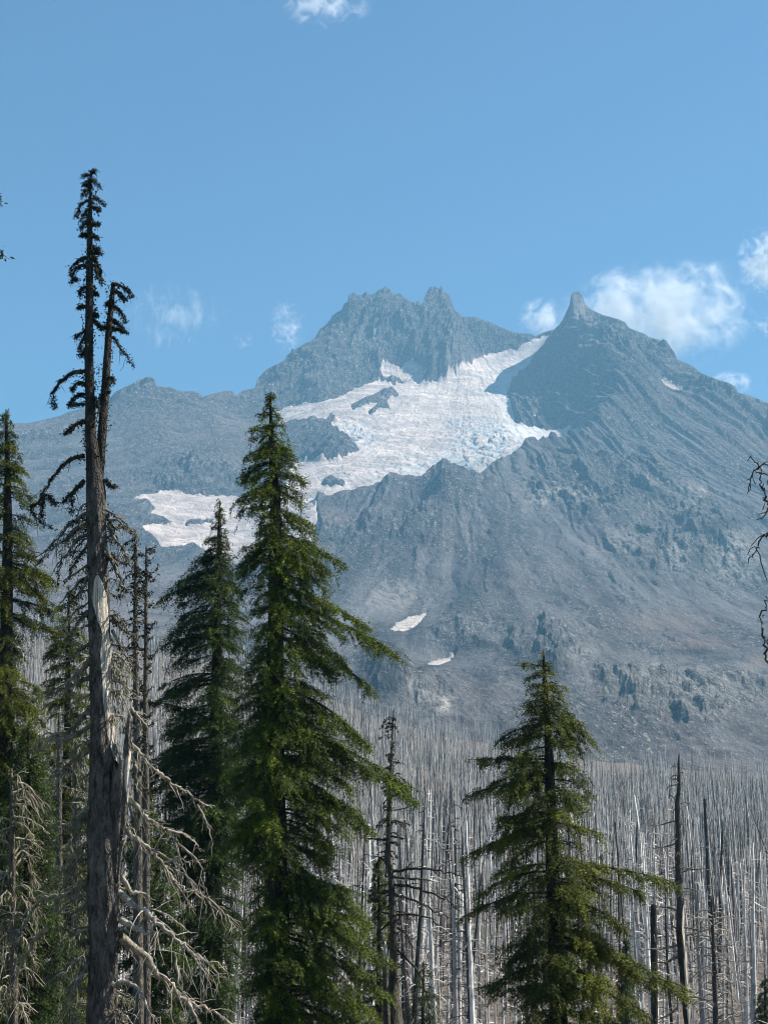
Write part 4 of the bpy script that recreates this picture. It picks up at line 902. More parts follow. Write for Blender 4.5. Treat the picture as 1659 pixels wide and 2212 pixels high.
for bi, (pts, r0, r1, dep, tw, lc) in enumerate(SB):
    tt = np.linspace(0, 1, len(pts)); up = bi < NUP
    Q = path(pts, SNAG_Y + dep * tt); mb = MB(); Lm = np.linalg.norm(np.diff(Q, axis=0), axis=1).sum()
    C = limb(mb, Q, r0 * .5 * s, r1 * .25 * s, rng, 7, tw * 2 if not up else tw, min(.95, .28 * Lm + .10), .04, .5, rng.uniform(.35, .65))
    pale = (not up) and pts[0][1] > 1400
    b = mb.build('branch', M['palelimb' if pale and pts[0][0] > 215 else 'limb' if not up else 'darklimb'], snag, O)
    if lc:
        lb = MB()
        if up: tufts(lb, C, int(lc * 3.4), rng, .02, .075, .03, .35, .028, .4)
        elif pale: tufts(lb, C, int(lc * 1.5), rng, .05, .24, .022, 1.6, .03, .5)
        else: tufts(lb, C, int(lc * 2.6), rng, .03, .11, .03, .6, .028, .45)
        lb.build('lichen_clumps', M['darklichen' if not pale else 'lichen'], b, O, smooth=False)

# ------------------------------------------------------------------ the living hemlocks
hemlock('hemlock_tree', 'tallest living hemlock with long green boughs sweeping right over the burn', 'tree',
    [(585, 846, 2), (585, 880, 6), (588, 980, 14), (596, 1080, 22), (596, 1200, 28), (597, 1300, 33), (594, 1500, 38), (593, 1700, 43), (598, 1900, 46), (601, 2050, 48), (604, 2212, 54), (604, 2290, 58)], 48,
    [(846, 3), (875, 8), (905, 42), (925, 58), (960, 34), (1000, 66), (1035, 84), (1075, 98), (1095, 100), (1130, 50), (1170, 60), (1200, 82), (1260, 96), (1310, 60), (1400, 72), (1500, 80), (1600, 86), (1700, 96), (1800, 110), (1840, 106), (1900, 70), (2000, 60), (2100, 70), (2290, 70)],
    [(846, 3), (875, 10), (910, 36), (950, 36), (1000, 52), (1040, 70), (1080, 70), (1130, 82), (1170, 100), (1215, 136), (1250, 120), (1300, 110), (1360, 150), (1400, 190), (1440, 150), (1500, 120), (1560, 150), (1640, 200), (1700, 220), (1760, 200), (1850, 170), (1950, 200), (2050, 225), (2150, 225), (2290, 215)],
    101, [((597, 1290), (865, 1418), .6, .62, .10), ((597, 1265), (800, 1365), -.6, .6, .12), ((597, 1330), (785, 1475), .9, .55), ((594, 1480), (800, 1625), -.4, .6), ((594, 1560), (885, 1708), .5, .7, .12), ((594, 1600), (905, 1735), -.3, .6, .14), ((594, 1660), (810, 1800), -.9, .6), ((590, 1760), (488, 1840), -1.2, .55), ((592, 1745), (520, 1800), -1.6, .5), ((596, 1160), (735, 1222), -.3, .5), ((596, 1190), (690, 1262), .6, .45), ((598, 1880), (800, 2000), -1.0, .7), ((598, 1950), (825, 2075), -.5, .7), ((600, 2020), (830, 2150), .2, .7), ((600, 2060), (760, 2190), -1.4, .7), ((588, 1050), (502, 1098), -.2, .42), ((588, 1000), (512, 1038), .3, .4)],
    'needleA', None, 36, 11, .86, .36, .12, .5, .10, 1.0, lichen=10)
hemlock('hemlock_tree', 'shorter dark bluish hemlock with sparse crown between forked snag and tallest hemlock', 'tree',
    [(476, 1084, 2), (475, 1110, 5), (473, 1200, 11), (471, 1300, 16), (468, 1450, 22), (466, 1600, 27), (464, 1800, 32), (462, 2000, 36), (460, 2212, 42), (460, 2290, 44)], 60,
    [(1084, 2), (1110, 10), (1160, 26), (1200, 48), (1245, 76), (1285, 130), (1330, 110), (1420, 132), (1500, 132), (1560, 140), (1640, 150), (1680, 160), (1780, 150), (1900, 120), (2000, 110), (2290, 100)],
    [(1084, 2), (1110, 7), (1160, 18), (1200, 34), (1250, 46), (1300, 60), (1400, 60), (1500, 70), (1600, 84), (1700, 90), (1800, 80), (1900, 72), (2000, 70), (2290, 60)],
    102, [((470, 1255), (342, 1292), .4, .5, .1), ((468, 1640), (290, 1690), .3, .5), ((466, 1640), (312, 1650), -.6, .5), ((466, 1560), (300, 1520), -.3, .45), ((464, 1950), (540, 2010), -.8, .5)],
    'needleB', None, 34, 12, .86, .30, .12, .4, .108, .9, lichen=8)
hemlock('hemlock_tree', 'slender hemlock cut by the frame edge beside the forked snag, full pointed top', 'tree',
    [(14, 888, 2), (15, 915, 6), (17, 1000, 12), (18, 1100, 18), (16, 1300, 24), (14, 1500, 28), (12, 1700, 32), (8, 2000, 36), (6, 2290, 40)], 52,
    [(888, 3), (920, 18), (1000, 34), (1100, 50), (1200, 64), (1300, 80), (1500, 90), (1700, 100), (2290, 110)],
    [(888, 3), (920, 16), (960, 26), (1000, 36), (1050, 52), (1100, 58), (1160, 66), (1220, 80), (1270, 96), (1300, 110), (1350, 70), (1400, 84), (1500, 90), (1600, 100), (1700, 110), (1800, 90), (2290, 90)],
    103, [((17, 1215), (128, 1262), -.5, .5, .14), ((17, 1245), (115, 1310), .4, .45), ((14, 1330), (140, 1375), .2, .3)], 'needleC', None, 33, 9, .78, .28, .12, .42, .105, .95, lichen=8)
hemlock('hemlock_tree', 'olive green hemlock standing alone against the grey burn with ragged open boughs', 'tree',
    [(1175, 1412, 3), (1174, 1440, 7), (1178, 1500, 12), (1184, 1600, 17), (1188, 1700, 21), (1191, 1800, 25), (1194, 1900, 28), (1200, 2050, 32), (1206, 2212, 36), (1208, 2290, 38)], 46,
    [(1412, 4), (1436, 46), (1460, 40), (1500, 42), (1540, 66), (1580, 66), (1620, 150), (1640, 165), (1680, 120), (1720, 180), (1760, 130), (1840, 170), (1900, 165), (1960, 195), (2000, 140), (2060, 120), (2120, 150), (2200, 120), (2290, 120)],
    [(1412, 4), (1450, 22), (1480, 44), (1530, 56), (1580, 92), (1620, 90), (1660, 80), (1700, 108), (1740, 110), (1800, 100), (1880, 110), (1930, 120), (1960, 140), (2040, 130), (2100, 180), (2160, 170), (2290, 160)],
    104, [((1176, 1440), (1122, 1434), -.2, .24, .06), ((1184, 1575), (1262, 1625), .2, .42), ((1184, 1540), (1258, 1582), -.3, .4), ((1186, 1640), (1010, 1640), .3, .45, .05), ((1186, 1690), (1003, 1722), -.4, .4, .1), ((1193, 1865), (1452, 1905), .3, .50, .07), ((1193, 1880), (1400, 1935), -.4, .45, .08), ((1193, 1930), (1012, 1975), -.3, .55), ((1190, 1800), (1020, 1845), .4, .5), ((1198, 2000), (1478, 2150), -.3, .6, .08), ((1198, 2020), (1420, 2130), .5, .55, .08), ((1198, 2040), (1380, 2190), -1.0, .55, .08), ((1194, 1940), (1345, 2010), -.8, .5), ((1200, 2080), (1050, 2135), -.7, .55)],
    'needleC', None, 42, 9, .84, .28, .14, .5, .098, 1.05, lichen=8, skirt=.3)
# thicket behind the snag, lower left
hemlock('hemlock_tree', 'thin olive hemlock half hidden behind the forked snag, lichen hanging from it', 'tree',
    [(150, 1268, 2), (149, 1320, 6), (148, 1450, 11), (146, 1600, 15), (144, 1800, 19), (142, 2290, 26)], 66,
    [(1268, 3), (1310, 26), (1360, 44), (1450, 60), (1600, 74), (1800, 90), (2000, 100), (2290, 110)], [(1268, 3), (1310, 22), (1380, 44), (1450, 54), (1600, 60), (1800, 74), (2290, 100)],
    105, [], 'needleC', None, 24, 7, .75, .25, .15, .45, .12, .9, lichen=14)
hemlock('hemlock_tree', 'low shaded hemlock in the lichen-hung thicket below the slender edge hemlock', 'tree',
    [(62, 1560, 2), (62, 1620, 6), (60, 1800, 12), (58, 2000, 16), (56, 2290, 20)], 33,
    [(1560, 3), (1620, 30), (1750, 60), (1900, 80), (2290, 110)], [(1560, 3), (1620, 34), (1750, 66), (1900, 90), (2100, 110), (2290, 120)],
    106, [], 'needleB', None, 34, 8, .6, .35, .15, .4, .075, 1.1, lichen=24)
hemlock('hemlock_tree', 'small shaded hemlock behind the lower limbs of the forked snag', 'tree',
    [(318, 1700, 2), (318, 1760, 6), (316, 1900, 12), (314, 2290, 20)], 50,
    [(1700, 3), (1760, 30), (1850, 60), (2000, 84), (2290, 110)], [(1700, 3), (1760, 30), (1850, 60), (2000, 90), (2290, 120)],
    107, [], 'needleB', None, 24, 7, .7, .3, .12, .4, .115, .9, lichen=20)
hemlock('young_conifer', 'narrow olive young conifer pressed behind the mossy snag', 'tree',
    [(818, 1850, 2), (818, 1900, 5), (818, 2290, 12)], 66, [(1850, 2), (1900, 14), (1980, 28), (2100, 40), (2290, 50)], [(1850, 2), (1900, 12), (1980, 26), (2100, 36), (2290, 46)],
    108, [], 'needleC', None, 18, 6, .4, .3, .12, .4, .13, .9, twigs=2)
hemlock('young_conifer', 'dark drooping young conifer at the foot of the mossy snag', 'tree',
    [(915, 2075, 2), (914, 2110, 4), (912, 2300, 10)], 54, [(2075, 2), (2110, 20), (2160, 36), (2300, 50)], [(2075, 2), (2110, 24), (2150, 40), (2300, 52)],
    109, [], 'needleB', None, 22, 5, .45, .5, .25, .2, .09, .8, twigs=10, lichen=10)
hemlock('young_conifer', 'blue green young conifer among grey snags right of the olive hemlock', 'tree',
    [(1352, 2020, 2), (1352, 2050, 4), (1352, 2300, 10)], 95, [(2020, 2), (2050, 9), (2110, 18), (2300, 32)], [(2020, 2), (2050, 9), (2110, 18), (2300, 32)],
    110, [], 'needleB', None, 15, 6, .55, .3, .1, .6, .17, .8, twigs=2)
hemlock('young_conifer', 'blue green young conifer at the frame edge deep among the grey snags', 'tree',
    [(1652, 2105, 2), (1652, 2130, 4), (1652, 2300, 10)], 100, [(2105, 2), (2130, 10), (2180, 20), (2300, 34)], [(2105, 2), (2130, 10), (2180, 20), (2300, 34)],
    111, [], 'needleB', None, 15, 6, .55, .3, .1, .6, .17, .8, twigs=2)
# a tree standing just outside the picture on the upper left: only bough tips reach in
hemlock('hemlock_tree', 'bough tips of a tree outside the frame hanging in against the sky', 'tree',
    [(-120, -60, 4), (-118, 200, 14), (-116, 700, 26), (-114, 1400, 40), (-110, 2290, 60)], 26,
    [(-60, 4), (100, 60), (2290, 80)], [(-60, 4), (100, 40), (400, 60), (700, 60), (2290, 60)], 112,
    [((-118, 505), (13, 552), .1, .11, .14), ((-118, 380), (2, 440), -.1, .08, .12)], 'needleB', None, 42, 5, .5, .3, .1, .3, .11, 1.0)

# ------------------------------------------------------------------ other dead trees near the camera
dl = ('darklichen', .03, .10, .04, .5); pl = ('lichen', .05, .26, .028, 1.5)
dead_tree('dead_tree', 'thin bottle-brush dead spire, the taller of two behind the forked snag', 'dead tree', [(294, 1146, 5), (294, 1200, 7), (293, 1350, 9), (295, 1500, 13), (298, 1700, 16), (300, 2290, 22)], 40, [], 201, 'mossbark', 'darklimb', 95, (1150, 1800), .34, None, 'bottle-brush dead spires', dl, 14, None, (1150, 1700, 700, 'darklichen', .04, .12, .3))
dead_tree('dead_tree', 'slimmer bottle-brush dead spire with upturned stubs, shorter of two behind the forked snag', 'dead tree', [(317, 1180, 4), (317, 1240, 6), (316, 1350, 8), (315, 1500, 10), (316, 1700, 13), (318, 2290, 18)], 41, [], 202, 'mossbark', 'darklimb', 70, (1182, 1700), .36, None, 'bottle-brush dead spires', dl, 12, None, (1185, 1560, 260, 'darklichen', .03, .10, .2), stub_droop=-.6)
G = []
for pts, r0, tw, lc in [([(1000, 715), (1080, 708), (1180, 700), (1300, 715), (1425, 752)], 7, 12, 60), ([(1005, 752), (1120, 760), (1250, 772)], 6, 8, 40), ([(1005, 800), (1120, 812), (1210, 842), (1330, 892), (1405, 965)], 7, 12, 60), ([(1010, 860), (1150, 900), (1260, 960), (1350, 1000)], 6, 10, 40), ([(1015, 985), (1120, 980), (1220, 1005), (1295, 1052)], 6, 8, 40), ([(985, 700), (940, 640), (885, 625)], 5, 4, 20), ([(970, 522), (880, 515), (795, 505)], 6, 6, 30), ([(985, 500), (1030, 505), (1070, 512)], 5, 3, 20), ([(1010, 340), (1080, 325), (1130, 300)], 4, 4, 10), ([(1010, 410), (1060, 412), (1110, 430)], 4, 4, 20), ([(985, 845), (920, 850), (850, 830)], 5, 6, 20), ([(1020, 1060), (1080, 1100), (1120, 1180), (1130, 1280)], 5, 8, 60), ([(1030, 1200), (1120, 1290), (1200, 1420), (1230, 1560)], 6, 8, 80), ([(990, 1020), (930, 1080), (900, 1150)], 5, 5, 40), ([(960, 120), (930, 110), (890, 130)], 3, 3, 0), ([(1000, 130), (1030, 110), (1060, 120)], 3, 3, 0)]:
    G.append(br(c6, pts, r0, 2, None, tw, lc))
mossy = dead_tree('dead_tree', 'mossy dark dead tree with level clotted limbs left of the olive hemlock', 'dead tree', [(851, 1530, 2), (847, 1600, 4), (843, 1680, 6), (841, 1760, 9), (838, 1840, 11), (845, 1900, 11), (849, 1990, 14), (850, 2080, 16), (850, 2150, 24), (851, 2212, 36), (851, 2290, 42)], 55, G, 203, 'mossbark', 'darklimb', 80, (1540, 2140), .62, None, None, dl, 18, None, (1600, 2150, 1100, 'darklichen', .05, .16, .6))
m = MB(); O2 = np.array(mossy.location); trunk_tube(m, *trunk_path([(832, 2034, 3), (832, 2050, 9), (832, 2075, 13), (833, 2110, 12), (836, 2212, 14), (838, 2290, 16)], 54.7), np.random.default_rng(5), .1, 14, .06, bare=lambda py, c, si: np.where(py < 2085, 1., 0.)); m.build('broken_stem', M['bark'], mossy, O2)['label'] = 'short companion stem ending in a pale broken tip'
Hh = []
for pts, r0, tw in [([(1100, 180), (1050, 190), (1030, 210)], 3, 3), ([(1095, 405), (1000, 425), (925, 435)], 4, 4), ([(1095, 545), (1020, 565), (945, 575)], 4, 4), ([(1110, 405), (1135, 410), (1150, 400)], 3, 1), ([(1125, 720), (1200, 702), (1295, 705)], 4, 5), ([(1100, 695), (1070, 692), (1066, 700)], 5, 0), ([(1135, 820), (1180, 822), (1220, 840)], 3, 3), ([(1120, 845), (1150, 840), (1190, 842)], 3, 2), ([(1110, 960), (1040, 940), (965, 935)], 5, 5), ([(1105, 1080), (1060, 1040), (1075, 985)], 4, 3), ([(1130, 1060), (1200, 1070), (1290, 1078)], 5, 6), ([(1105, 1170), (1000, 1195), (900, 1200)], 6, 6), ([(1105, 1240), (1030, 1275), (940, 1280)], 7, 5), ([(1150, 1110), (1220, 1095), (1290, 1070)], 4, 4), ([(1165, 1400), (1220, 1340), (1310, 1295)], 4, 5), ([(1170, 1490), (1260, 1500), (1330, 1540)], 4, 5), ([(1150, 700), (1190, 690), (1220, 668)], 4, 2), ([(1100, 1560), (1040, 1600), (960, 1640)], 6, 6), ([(1100, 90), (1130, 80), (1150, 88)], 2, 1), ([(1095, 290), (1060, 250), (1045, 255)], 3, 2), ([(1110, 300), (1140, 292), (1180, 298)], 3, 2)]:
    Hh.append(br(c7, pts, r0, 1.6, None, tw, 0))
def right_bare(py, ca, sa):
    a = np.arctan2(sa, ca); hw = np.interp(py, [1950, 1962, 1990, 2030, 2080, 2212, 2290], [0, .7, 1.0, .7, 1.1, 1.3, 1.3])
    return np.clip(.5 + (hw - np.abs(a + .35)) * 2.0, 0, 1) * (hw > .02)
dead_tree('dead_tree', 'tall half charred snag, its lower trunk stripped to white wood, right of the olive hemlock', 'dead tree', [(1466, 1628, 2), (1465, 1650, 5), (1466, 1700, 7), (1462, 1740, 10), (1464, 1800, 11), (1465, 1900, 13), (1469, 1950, 15), (1468, 2010, 15), (1472, 2060, 17), (1476, 2110, 15), (1480, 2160, 14), (1485, 2212, 14), (1488, 2290, 15)], 72, Hh, 204, 'charbark', 'limb', 40, (1635, 1960), .5, right_bare, None, None, 26, lambda y: np.where(y < 2000, .55, .9), None, .12)
I1 = []
for k in range(46):
    yy = 1965 + k * 6.2 + _r.uniform(-3, 3); sg = 1 if k % 2 else -1; l = _r.uniform(30, 62) * (.5 + .5 * min(1, (yy - 1940) / 120))
    x0 = np.interp(yy, [1940, 2060, 2290], [1536, 1542, 1548]); I1.append(([(x0, yy), (x0 + sg * l * .5, yy - 8 + _r.uniform(-8, 8)), (x0 + sg * l, yy + _r.uniform(-6, 22))], 3.5, 1.3, _r.uniform(-.8, .8), 5, 0))
dead_tree('dead_tree', 'bristling dead tree with many bleached whippy limbs, right of the half charred snag', 'dead tree', [(1535, 1935, 2), (1537, 1970, 5), (1541, 2060, 8), (1545, 2212, 11), (1548, 2290, 13)], 80, I1, 205, 'charbark', 'palelimb', 10, (1940, 2280), .5, None, None, None, 14, lambda y: y * 0 + .6, None, .2)
dead_tree('dead_tree', 'blackened headless trunk broken off flat, just left of the half charred snag', 'dead tree', [(1411, 1955, 11), (1411, 1962, 12), (1412, 2050, 13), (1413, 2212, 14), (1413, 2290, 15)], 88, [br(c7, [(955, 940), (1000, 935), (1060, 965)], 4, 1.5, .2, 3, 0), br(c7, [(950, 1140), (920, 1130), (900, 1150)], 3, 1.5, .2, 2, 0), br(c7, [(970, 1360), (1000, 1350), (1040, 1362)], 4, 1.5, .2, 2, 0)], 206, 'charbark', 'palelimb', 12, (1980, 2280), .6, None, None, None, 16, lambda y: y * 0 + 1., None, .2)
LB = []
for k in range(34):
    yy = 1600 + k * 19 + _r.uniform(-8, 8); sg = 1 if _r.random() < .5 else -1; l = _r.uniform(40, 105)
    LB.append(([(128, yy), (128 + sg * l * .5, yy + _r.uniform(-25, 15)), (128 + sg * l, yy + _r.uniform(10, 80))], 5, 1.6, _r.uniform(-.8, .8), 6, 30))
dead_tree('dead_tree', 'pale grey dead trunk with lichen-draped limbs in the thicket left of the forked snag', 'dead tree', [(129, 1540, 4), (129, 1600, 8), (128, 1750, 12), (128, 1950, 16), (124, 2212, 22), (122, 2290, 24)], 42, LB, 207, 'bark', 'limb', 20, (1550, 2200), .5, None, None, pl, 18, None, None, .15)
LB = []
for k in range(34):
    yy = 1680 + k * 16 + _r.uniform(-8, 8); sg = 1 if _r.random() < .55 else -1; l = _r.uniform(30, 80)
    LB.append(([(28, yy), (28 + sg * l * .5, yy + _r.uniform(-25, 10)), (28 + sg * l, yy + _r.uniform(20, 90))], 5, 1.6, _r.uniform(-.6, .6), 6, 40))
dead_tree('dead_tree', 'short dead tree smothered in pale hanging lichen at the lower frame corner', 'dead tree', [(26, 1660, 4), (27, 1760, 9), (28, 1950, 14), (30, 2290, 20)], 31.4, LB, 208, 'mossbark', 'palelimb', 10, (1700, 2200), .5, None, None, pl, 16, None, None, .15)
LB = []
for k in range(18):
    yy = 1640 + k * 30 + _r.uniform(-8, 8); sg = 1 if _r.random() < .5 else -1; l = _r.uniform(20, 60)
    LB.append(([(161, yy), (161 + sg * l * .5, yy + _r.uniform(-15, 10)), (161 + sg * l, yy + _r.uniform(5, 40))], 3.5, 1.4, _r.uniform(-.6, .6), 5, 14))
dead_tree('dead_tree', 'thin sunlit dead pole hugging the shaded side of the forked snag', 'dead tree', [(163, 1560, 3), (162, 1700, 7), (161, 1900, 9), (158, 2290, 13)], 47, LB, 209, 'mossbark', 'palelimb', 8, (1600, 2200), .4, None, None, pl, 14, None, None, .15)
# the bare tree standing just outside the right edge: only whips reach in
J = []
for pts, r0, tw in [([(1330, 900), (1100, 840), (985, 760), (945, 695), (915, 600), (885, 500), (862, 405), (850, 342), (788, 290)], 7, 0), ([(860, 383), (825, 402), (800, 470), (798, 555)], 3, 2), ([(822, 405), (810, 450), (770, 478)], 2, 0), ([(815, 440), (826, 475), (840, 505)], 2, 0), ([(868, 372), (905, 345), (950, 360), (1010, 420)], 3.5, 2), ([(872, 420), (915, 422), (950, 442), (1000, 520)], 3.5, 2), ([(905, 560), (900, 530), (912, 505)], 3, 0), ([(925, 640), (912, 680), (900, 718)], 2, 0), ([(945, 700), (920, 740), (870, 752)], 2.5, 0), ([(948, 720), (915, 765), (888, 797)], 3, 1), ([(918, 625), (905, 620), (898, 622)], 3, 0), ([(852, 340), (880, 370), (893, 398)], 2, 0),
                        ([(1330, 940), (1100, 890), (948, 915), (890, 960), (850, 1030), (822, 1085), (775, 1145)], 6, 2), ([(838, 1020), (800, 1040), (782, 1075)], 2, 0), ([(820, 1085), (818, 1112)], 2.5, 0),
                        ([(1330, 2350), (1050, 2200), (945, 1985), (915, 1880), (897, 1750), (885, 1640), (905, 1520), (950, 1425), (1010, 1370)], 7, 0), ([(905, 1610), (900, 1590), (912, 1585)], 2, 0), ([(895, 1760), (915, 1760), (920, 1770)], 2, 0), ([(945, 1830), (935, 1800), (950, 1780)], 3, 0)]:
    J.append(br(cE, pts, r0, 2.0, _r.uniform(-.1, .1), tw, 0))
dead_tree('dead_tree', 'black bare whips of a tree outside the frame curving in before the mountain', 'dead tree', [(1745, 900, 10), (1750, 1200, 22), (1755, 1600, 30), (1765, 2290, 44)], 15, J, 210, 'charbark', 'darklimb', 0, sides=14, step=.2, char=lambda y: y * 0 + 1)

# ------------------------------------------------------------------ the burned forest: bare snags
rng = np.random.default_rng(77)
def snag_parts(h, r, nb, rng, lean=.02, sides=7, blen=2.2):
    """Trunk MB and a list of branch MBs, standing on the origin."""
    n = 8; t = np.linspace(0, 1, n); ln = rng.normal(0, lean, 2) * h
    wob = np.cumsum(rng.normal(0, .035, (n, 2)), axis=0) * h / 20
    P = np.stack([ln[0] * t + wob[:, 0], ln[1] * t + wob[:, 1], h * t], 1); P[0, :2] = 0
    brk = rng.random() < .12
    R = r * (1 - t * (.55 if brk else .88)) ** .85
    tr = MB(); tr.tube(P, R, sides, jit=.05, rng=rng, tone=0.0)
    brs = []
    for k in range(nb):
        tt = rng.uniform(.08, .99) ** .8; i = np.array([np.interp(tt, t, P[:, c]) for c in range(3)]); a = rng.uniform(0, 2 * pi)
        l = (blen - (blen - .5) * tt) * rng.uniform(.2, 1.1) * (h / 20); rise = rng.normal(.0, .25); dr = rng.uniform(.1, .7)
        d = np.array([cos(a), sin(a), rise]); q = np.array([i, i + d * l * .4, i + d * l * .75 - UP * dr * l * .3, i + d * l - UP * dr * l * .75])
        q[1:] += rng.normal(0, .05 * l, (3, 3))
        m = MB(); m.tube(q, [.038, .030, .020, .008], 3, tone=.12)
        for _ in range(2):
            if rng.random() < .7:
                f = rng.integers(1, 3); d2 = d * .6 + rng.normal(0, .5, 3) - UP * .3; l2 = l * rng.uniform(.25, .5); m.tube(np.array([q[f], q[f] + d2 * l2]), [.018, .006], 3, tone=.15)
        brs.append(m)
    return tr, brs
def ymax(px): return np.interp(px, [-200, 0, 350, 600, 830, 1000, 1200, 1659, 1900], [1560, 1490, 1410, 1370, 1320, 1240, 1150, 1140, 1140])
N = 46000
Yv = np.sqrt(rng.uniform(100 ** 2, 1500 ** 2, N)); uu = rng.uniform(-.30, .30, N)
pxs = W / 2 + uu * F; ym = ymax(pxs) + 150 * fbm(pxs / 130, pxs * 0 + 3.3, 3, 97) + 150 * np.abs(rng.normal(0, 1, N)) * (rng.random(N) < .3) + 60
clump = fbm(uu * Yv / 35, Yv / 60, 3, 91)
ok = (Yv < ym) & (rng.random(N) < np.clip(1.05 + clump * .6 - np.clip((Yv / ym - .75) * 2, 0, .6) * (pxs > 900), .2, 1))
Yv, uu, pxs = Yv[ok], uu[ok], pxs[ok]; o_ = np.argsort(Yv); Yv, uu, pxs = Yv[o_], uu[o_], pxs[o_]
xv = uu * Yv; zv = z_smooth(xv, Yv) - .3
vis = (pxs > -40) & (pxs < 1700); near_i = np.nonzero(vis)[0][:300]; far = np.ones(len(Yv), bool); far[near_i] = False
SN_LABEL = 'bare grey fire-killed trunk standing among the many snags of the burned hillside'; SN_GROUP = 'fire-killed snags on the hillside'
protos = []
for k in range(6):                       # full archetypes for the nearest ones
    tr, brs = snag_parts(rng.uniform(14, 19), rng.uniform(.12, .24), int(rng.uniform(34, 50)), rng, blen=3.2)
    protos.append((tr.mesh('trunk'), [b.mesh('branch') for b in brs]))
for a, b in protos:
    for me in [a] + b: me.materials.append(M['snag'])
merged = []
for k in range(14):
    tr, brs = snag_parts(rng.uniform(13, 21), rng.uniform(.10, .19), int(rng.uniform(45, 80)), rng, blen=3.0)
    for b in brs: tr.add(np.vstack(b.v), np.vstack(b.q), np.vstack(b.t) if b.t else None, tone=np.full(b.n, .12))
    me = tr.mesh('snag'); me.materials.append(M['snag']); merged.append(me)
for c, i in enumerate(near_i):
    rz = rng.uniform(0, 2 * pi); sc = rng.choice([rng.uniform(.35, .7), rng.uniform(.7, 1.2), rng.uniform(.8, 1.2)]); wd = sc * rng.uniform(.8, 1.25)
    if c < 130: wd *= 1.05
    tl = np.interp(pxs[i], [0, 600, 900, 1200], [.16, .13, .075, .052]) * Yv[i] - zv[i]; sc = min(sc, tl / 17.5 * rng.uniform(.6, 1.1))
    if c < 48:
        tm, bms = protos[c % 6]; o = empty('snag', (xv[i], Yv[i], zv[i]))
        link('trunk', tm, M['snag'], o)
        for bm in bms: link('branch', bm, M['snag'], o)
    else:
        o = link('snag', merged[c % 14], M['snag']); o.location = (xv[i], Yv[i], zv[i])
    ll = .025 if rng.random() < .9 else .045; o.rotation_euler = (rng.normal(0, ll), rng.normal(0, ll), rz); o.scale = (wd, wd, sc)
    tag(o, SN_LABEL, 'snag', SN_GROUP)
# fallen wood between the standing trunks
db = MB()
for _ in range(2600):
    Y = math.sqrt(rng.uniform(88 ** 2, 330 ** 2)); x = rng.uniform(-.29, .29) * Y; big = rng.random() < .25; l = rng.uniform(3, 11) if big else rng.uniform(.8, 3.2); a = rng.uniform(0, 2 * pi); el = abs(rng.normal(0, .12 if big else .55))
    d = np.array([cos(a) * cos(el), sin(a) * cos(el), sin(el)]); B = np.array([x, Y, 0.]); r = rng.uniform(.07, .16) if big else rng.uniform(.02, .045)
    k_ = 4; P = B + d * l * np.linspace(0, 1, k_)[:, None] + rng.normal(0, .05 * l ** .7, (k_, 3)) * np.linspace(0, 1, k_)[:, None]
    db.tube(P, r * np.linspace(1, .35, k_), 5 if big else 3, tone=rng.uniform(.3, .95))
dv = np.vstack(db.v); dv[:, 2] += z_smooth(dv[:, 0], dv[:, 1]) + .05; db.v = [dv]
tag(db.build('deadfall', M['snag']), 'tangle of fallen grey logs and broken branches under the snags', 'deadfall', None, 'stuff')
# everything beyond: too many to count, one object
def pack(tr, brs):
    for b in brs: tr.add(np.vstack(b.v), np.vstack(b.q), None, tone=np.full(b.n, .12))
    tn = np.zeros(tr.n)
    for o_, val in tr.a['tone']: tn[o_:o_ + len(val)] = val
    return np.vstack(tr.v), np.vstack(tr.q), tn
lows = []; lowest = []
for k in range(16):
    lows.append(pack(*snag_parts(rng.uniform(14, 23), rng.uniform(.11, .21), int(rng.uniform(16, 30)), rng, .02, 4, 2.4)))
    h = rng.uniform(13, 22); tr = MB(); t = np.linspace(0, 1, 4); wob = rng.normal(0, .12, (4, 2)); P = np.stack([wob[:, 0], wob[:, 1], h * t], 1); r = rng.uniform(.13, .22)
    tr.tube(P, r * (1 - .8 * t), 4, cap=False, tone=0.0); bl = []
    for _ in range(7):
        tt = rng.uniform(.3, .98); i = np.array([0, 0, h * tt]); a = rng.uniform(0, 2 * pi); l = (2.2 - 1.6 * tt) * rng.uniform(.4, 1.1); m = MB(); m.tube(np.array([i, i + np.array([cos(a), sin(a), rng.uniform(-.5, .3)]) * l]), [.035, .012], 3, cap=False, tone=.12); bl.append(m)
    lowest.append(pack(tr, bl))
tone_n = fbm(xv / 60, Yv / 110, 3, 111)
fi = np.nonzero(far)[0]; VV = []; QQ = []; TT = []; off = 0
for i in fi:
    v, q, tn = (lows if Yv[i] < 480 else lowest)[rng.integers(16)]; a = rng.uniform(0, 2 * pi); sc = rng.choice([rng.uniform(.3, .7), rng.uniform(.65, 1.1), rng.uniform(.75, 1.35)]) * (.98 - .2 * Yv[i] / 1500); wd = sc * np.clip(rng.lognormal(0, .32), .5, 2.0) * (1 + .3 * Yv[i] / 1500)
    ca, sa = cos(a) * wd, sin(a) * wd; lx, ly = rng.normal(0, .04 if Yv[i] < 300 or rng.random() < .9 else .22, 2)
    x = v[:, 0] * ca - v[:, 1] * sa + v[:, 2] * lx + xv[i]; y = v[:, 0] * sa + v[:, 1] * ca + v[:, 2] * ly + Yv[i]
    VV.append(np.stack([x, y, v[:, 2] * sc + zv[i]], 1)); QQ.append(q + off); off += len(v); TT.append(tn + np.clip(.50 + .6 * tone_n[i] + rng.normal(0, .36), 0, .88))
me = mesh_np('far_snags', np.vstack(VV), np.vstack(QQ), None, {'tone': np.concatenate(TT)})
tag(link('far_snags', me, M['snag']), 'grey haze of countless bare burned trunks covering the far hillside', 'burned forest', None, 'stuff')
del VV, QQ, TT

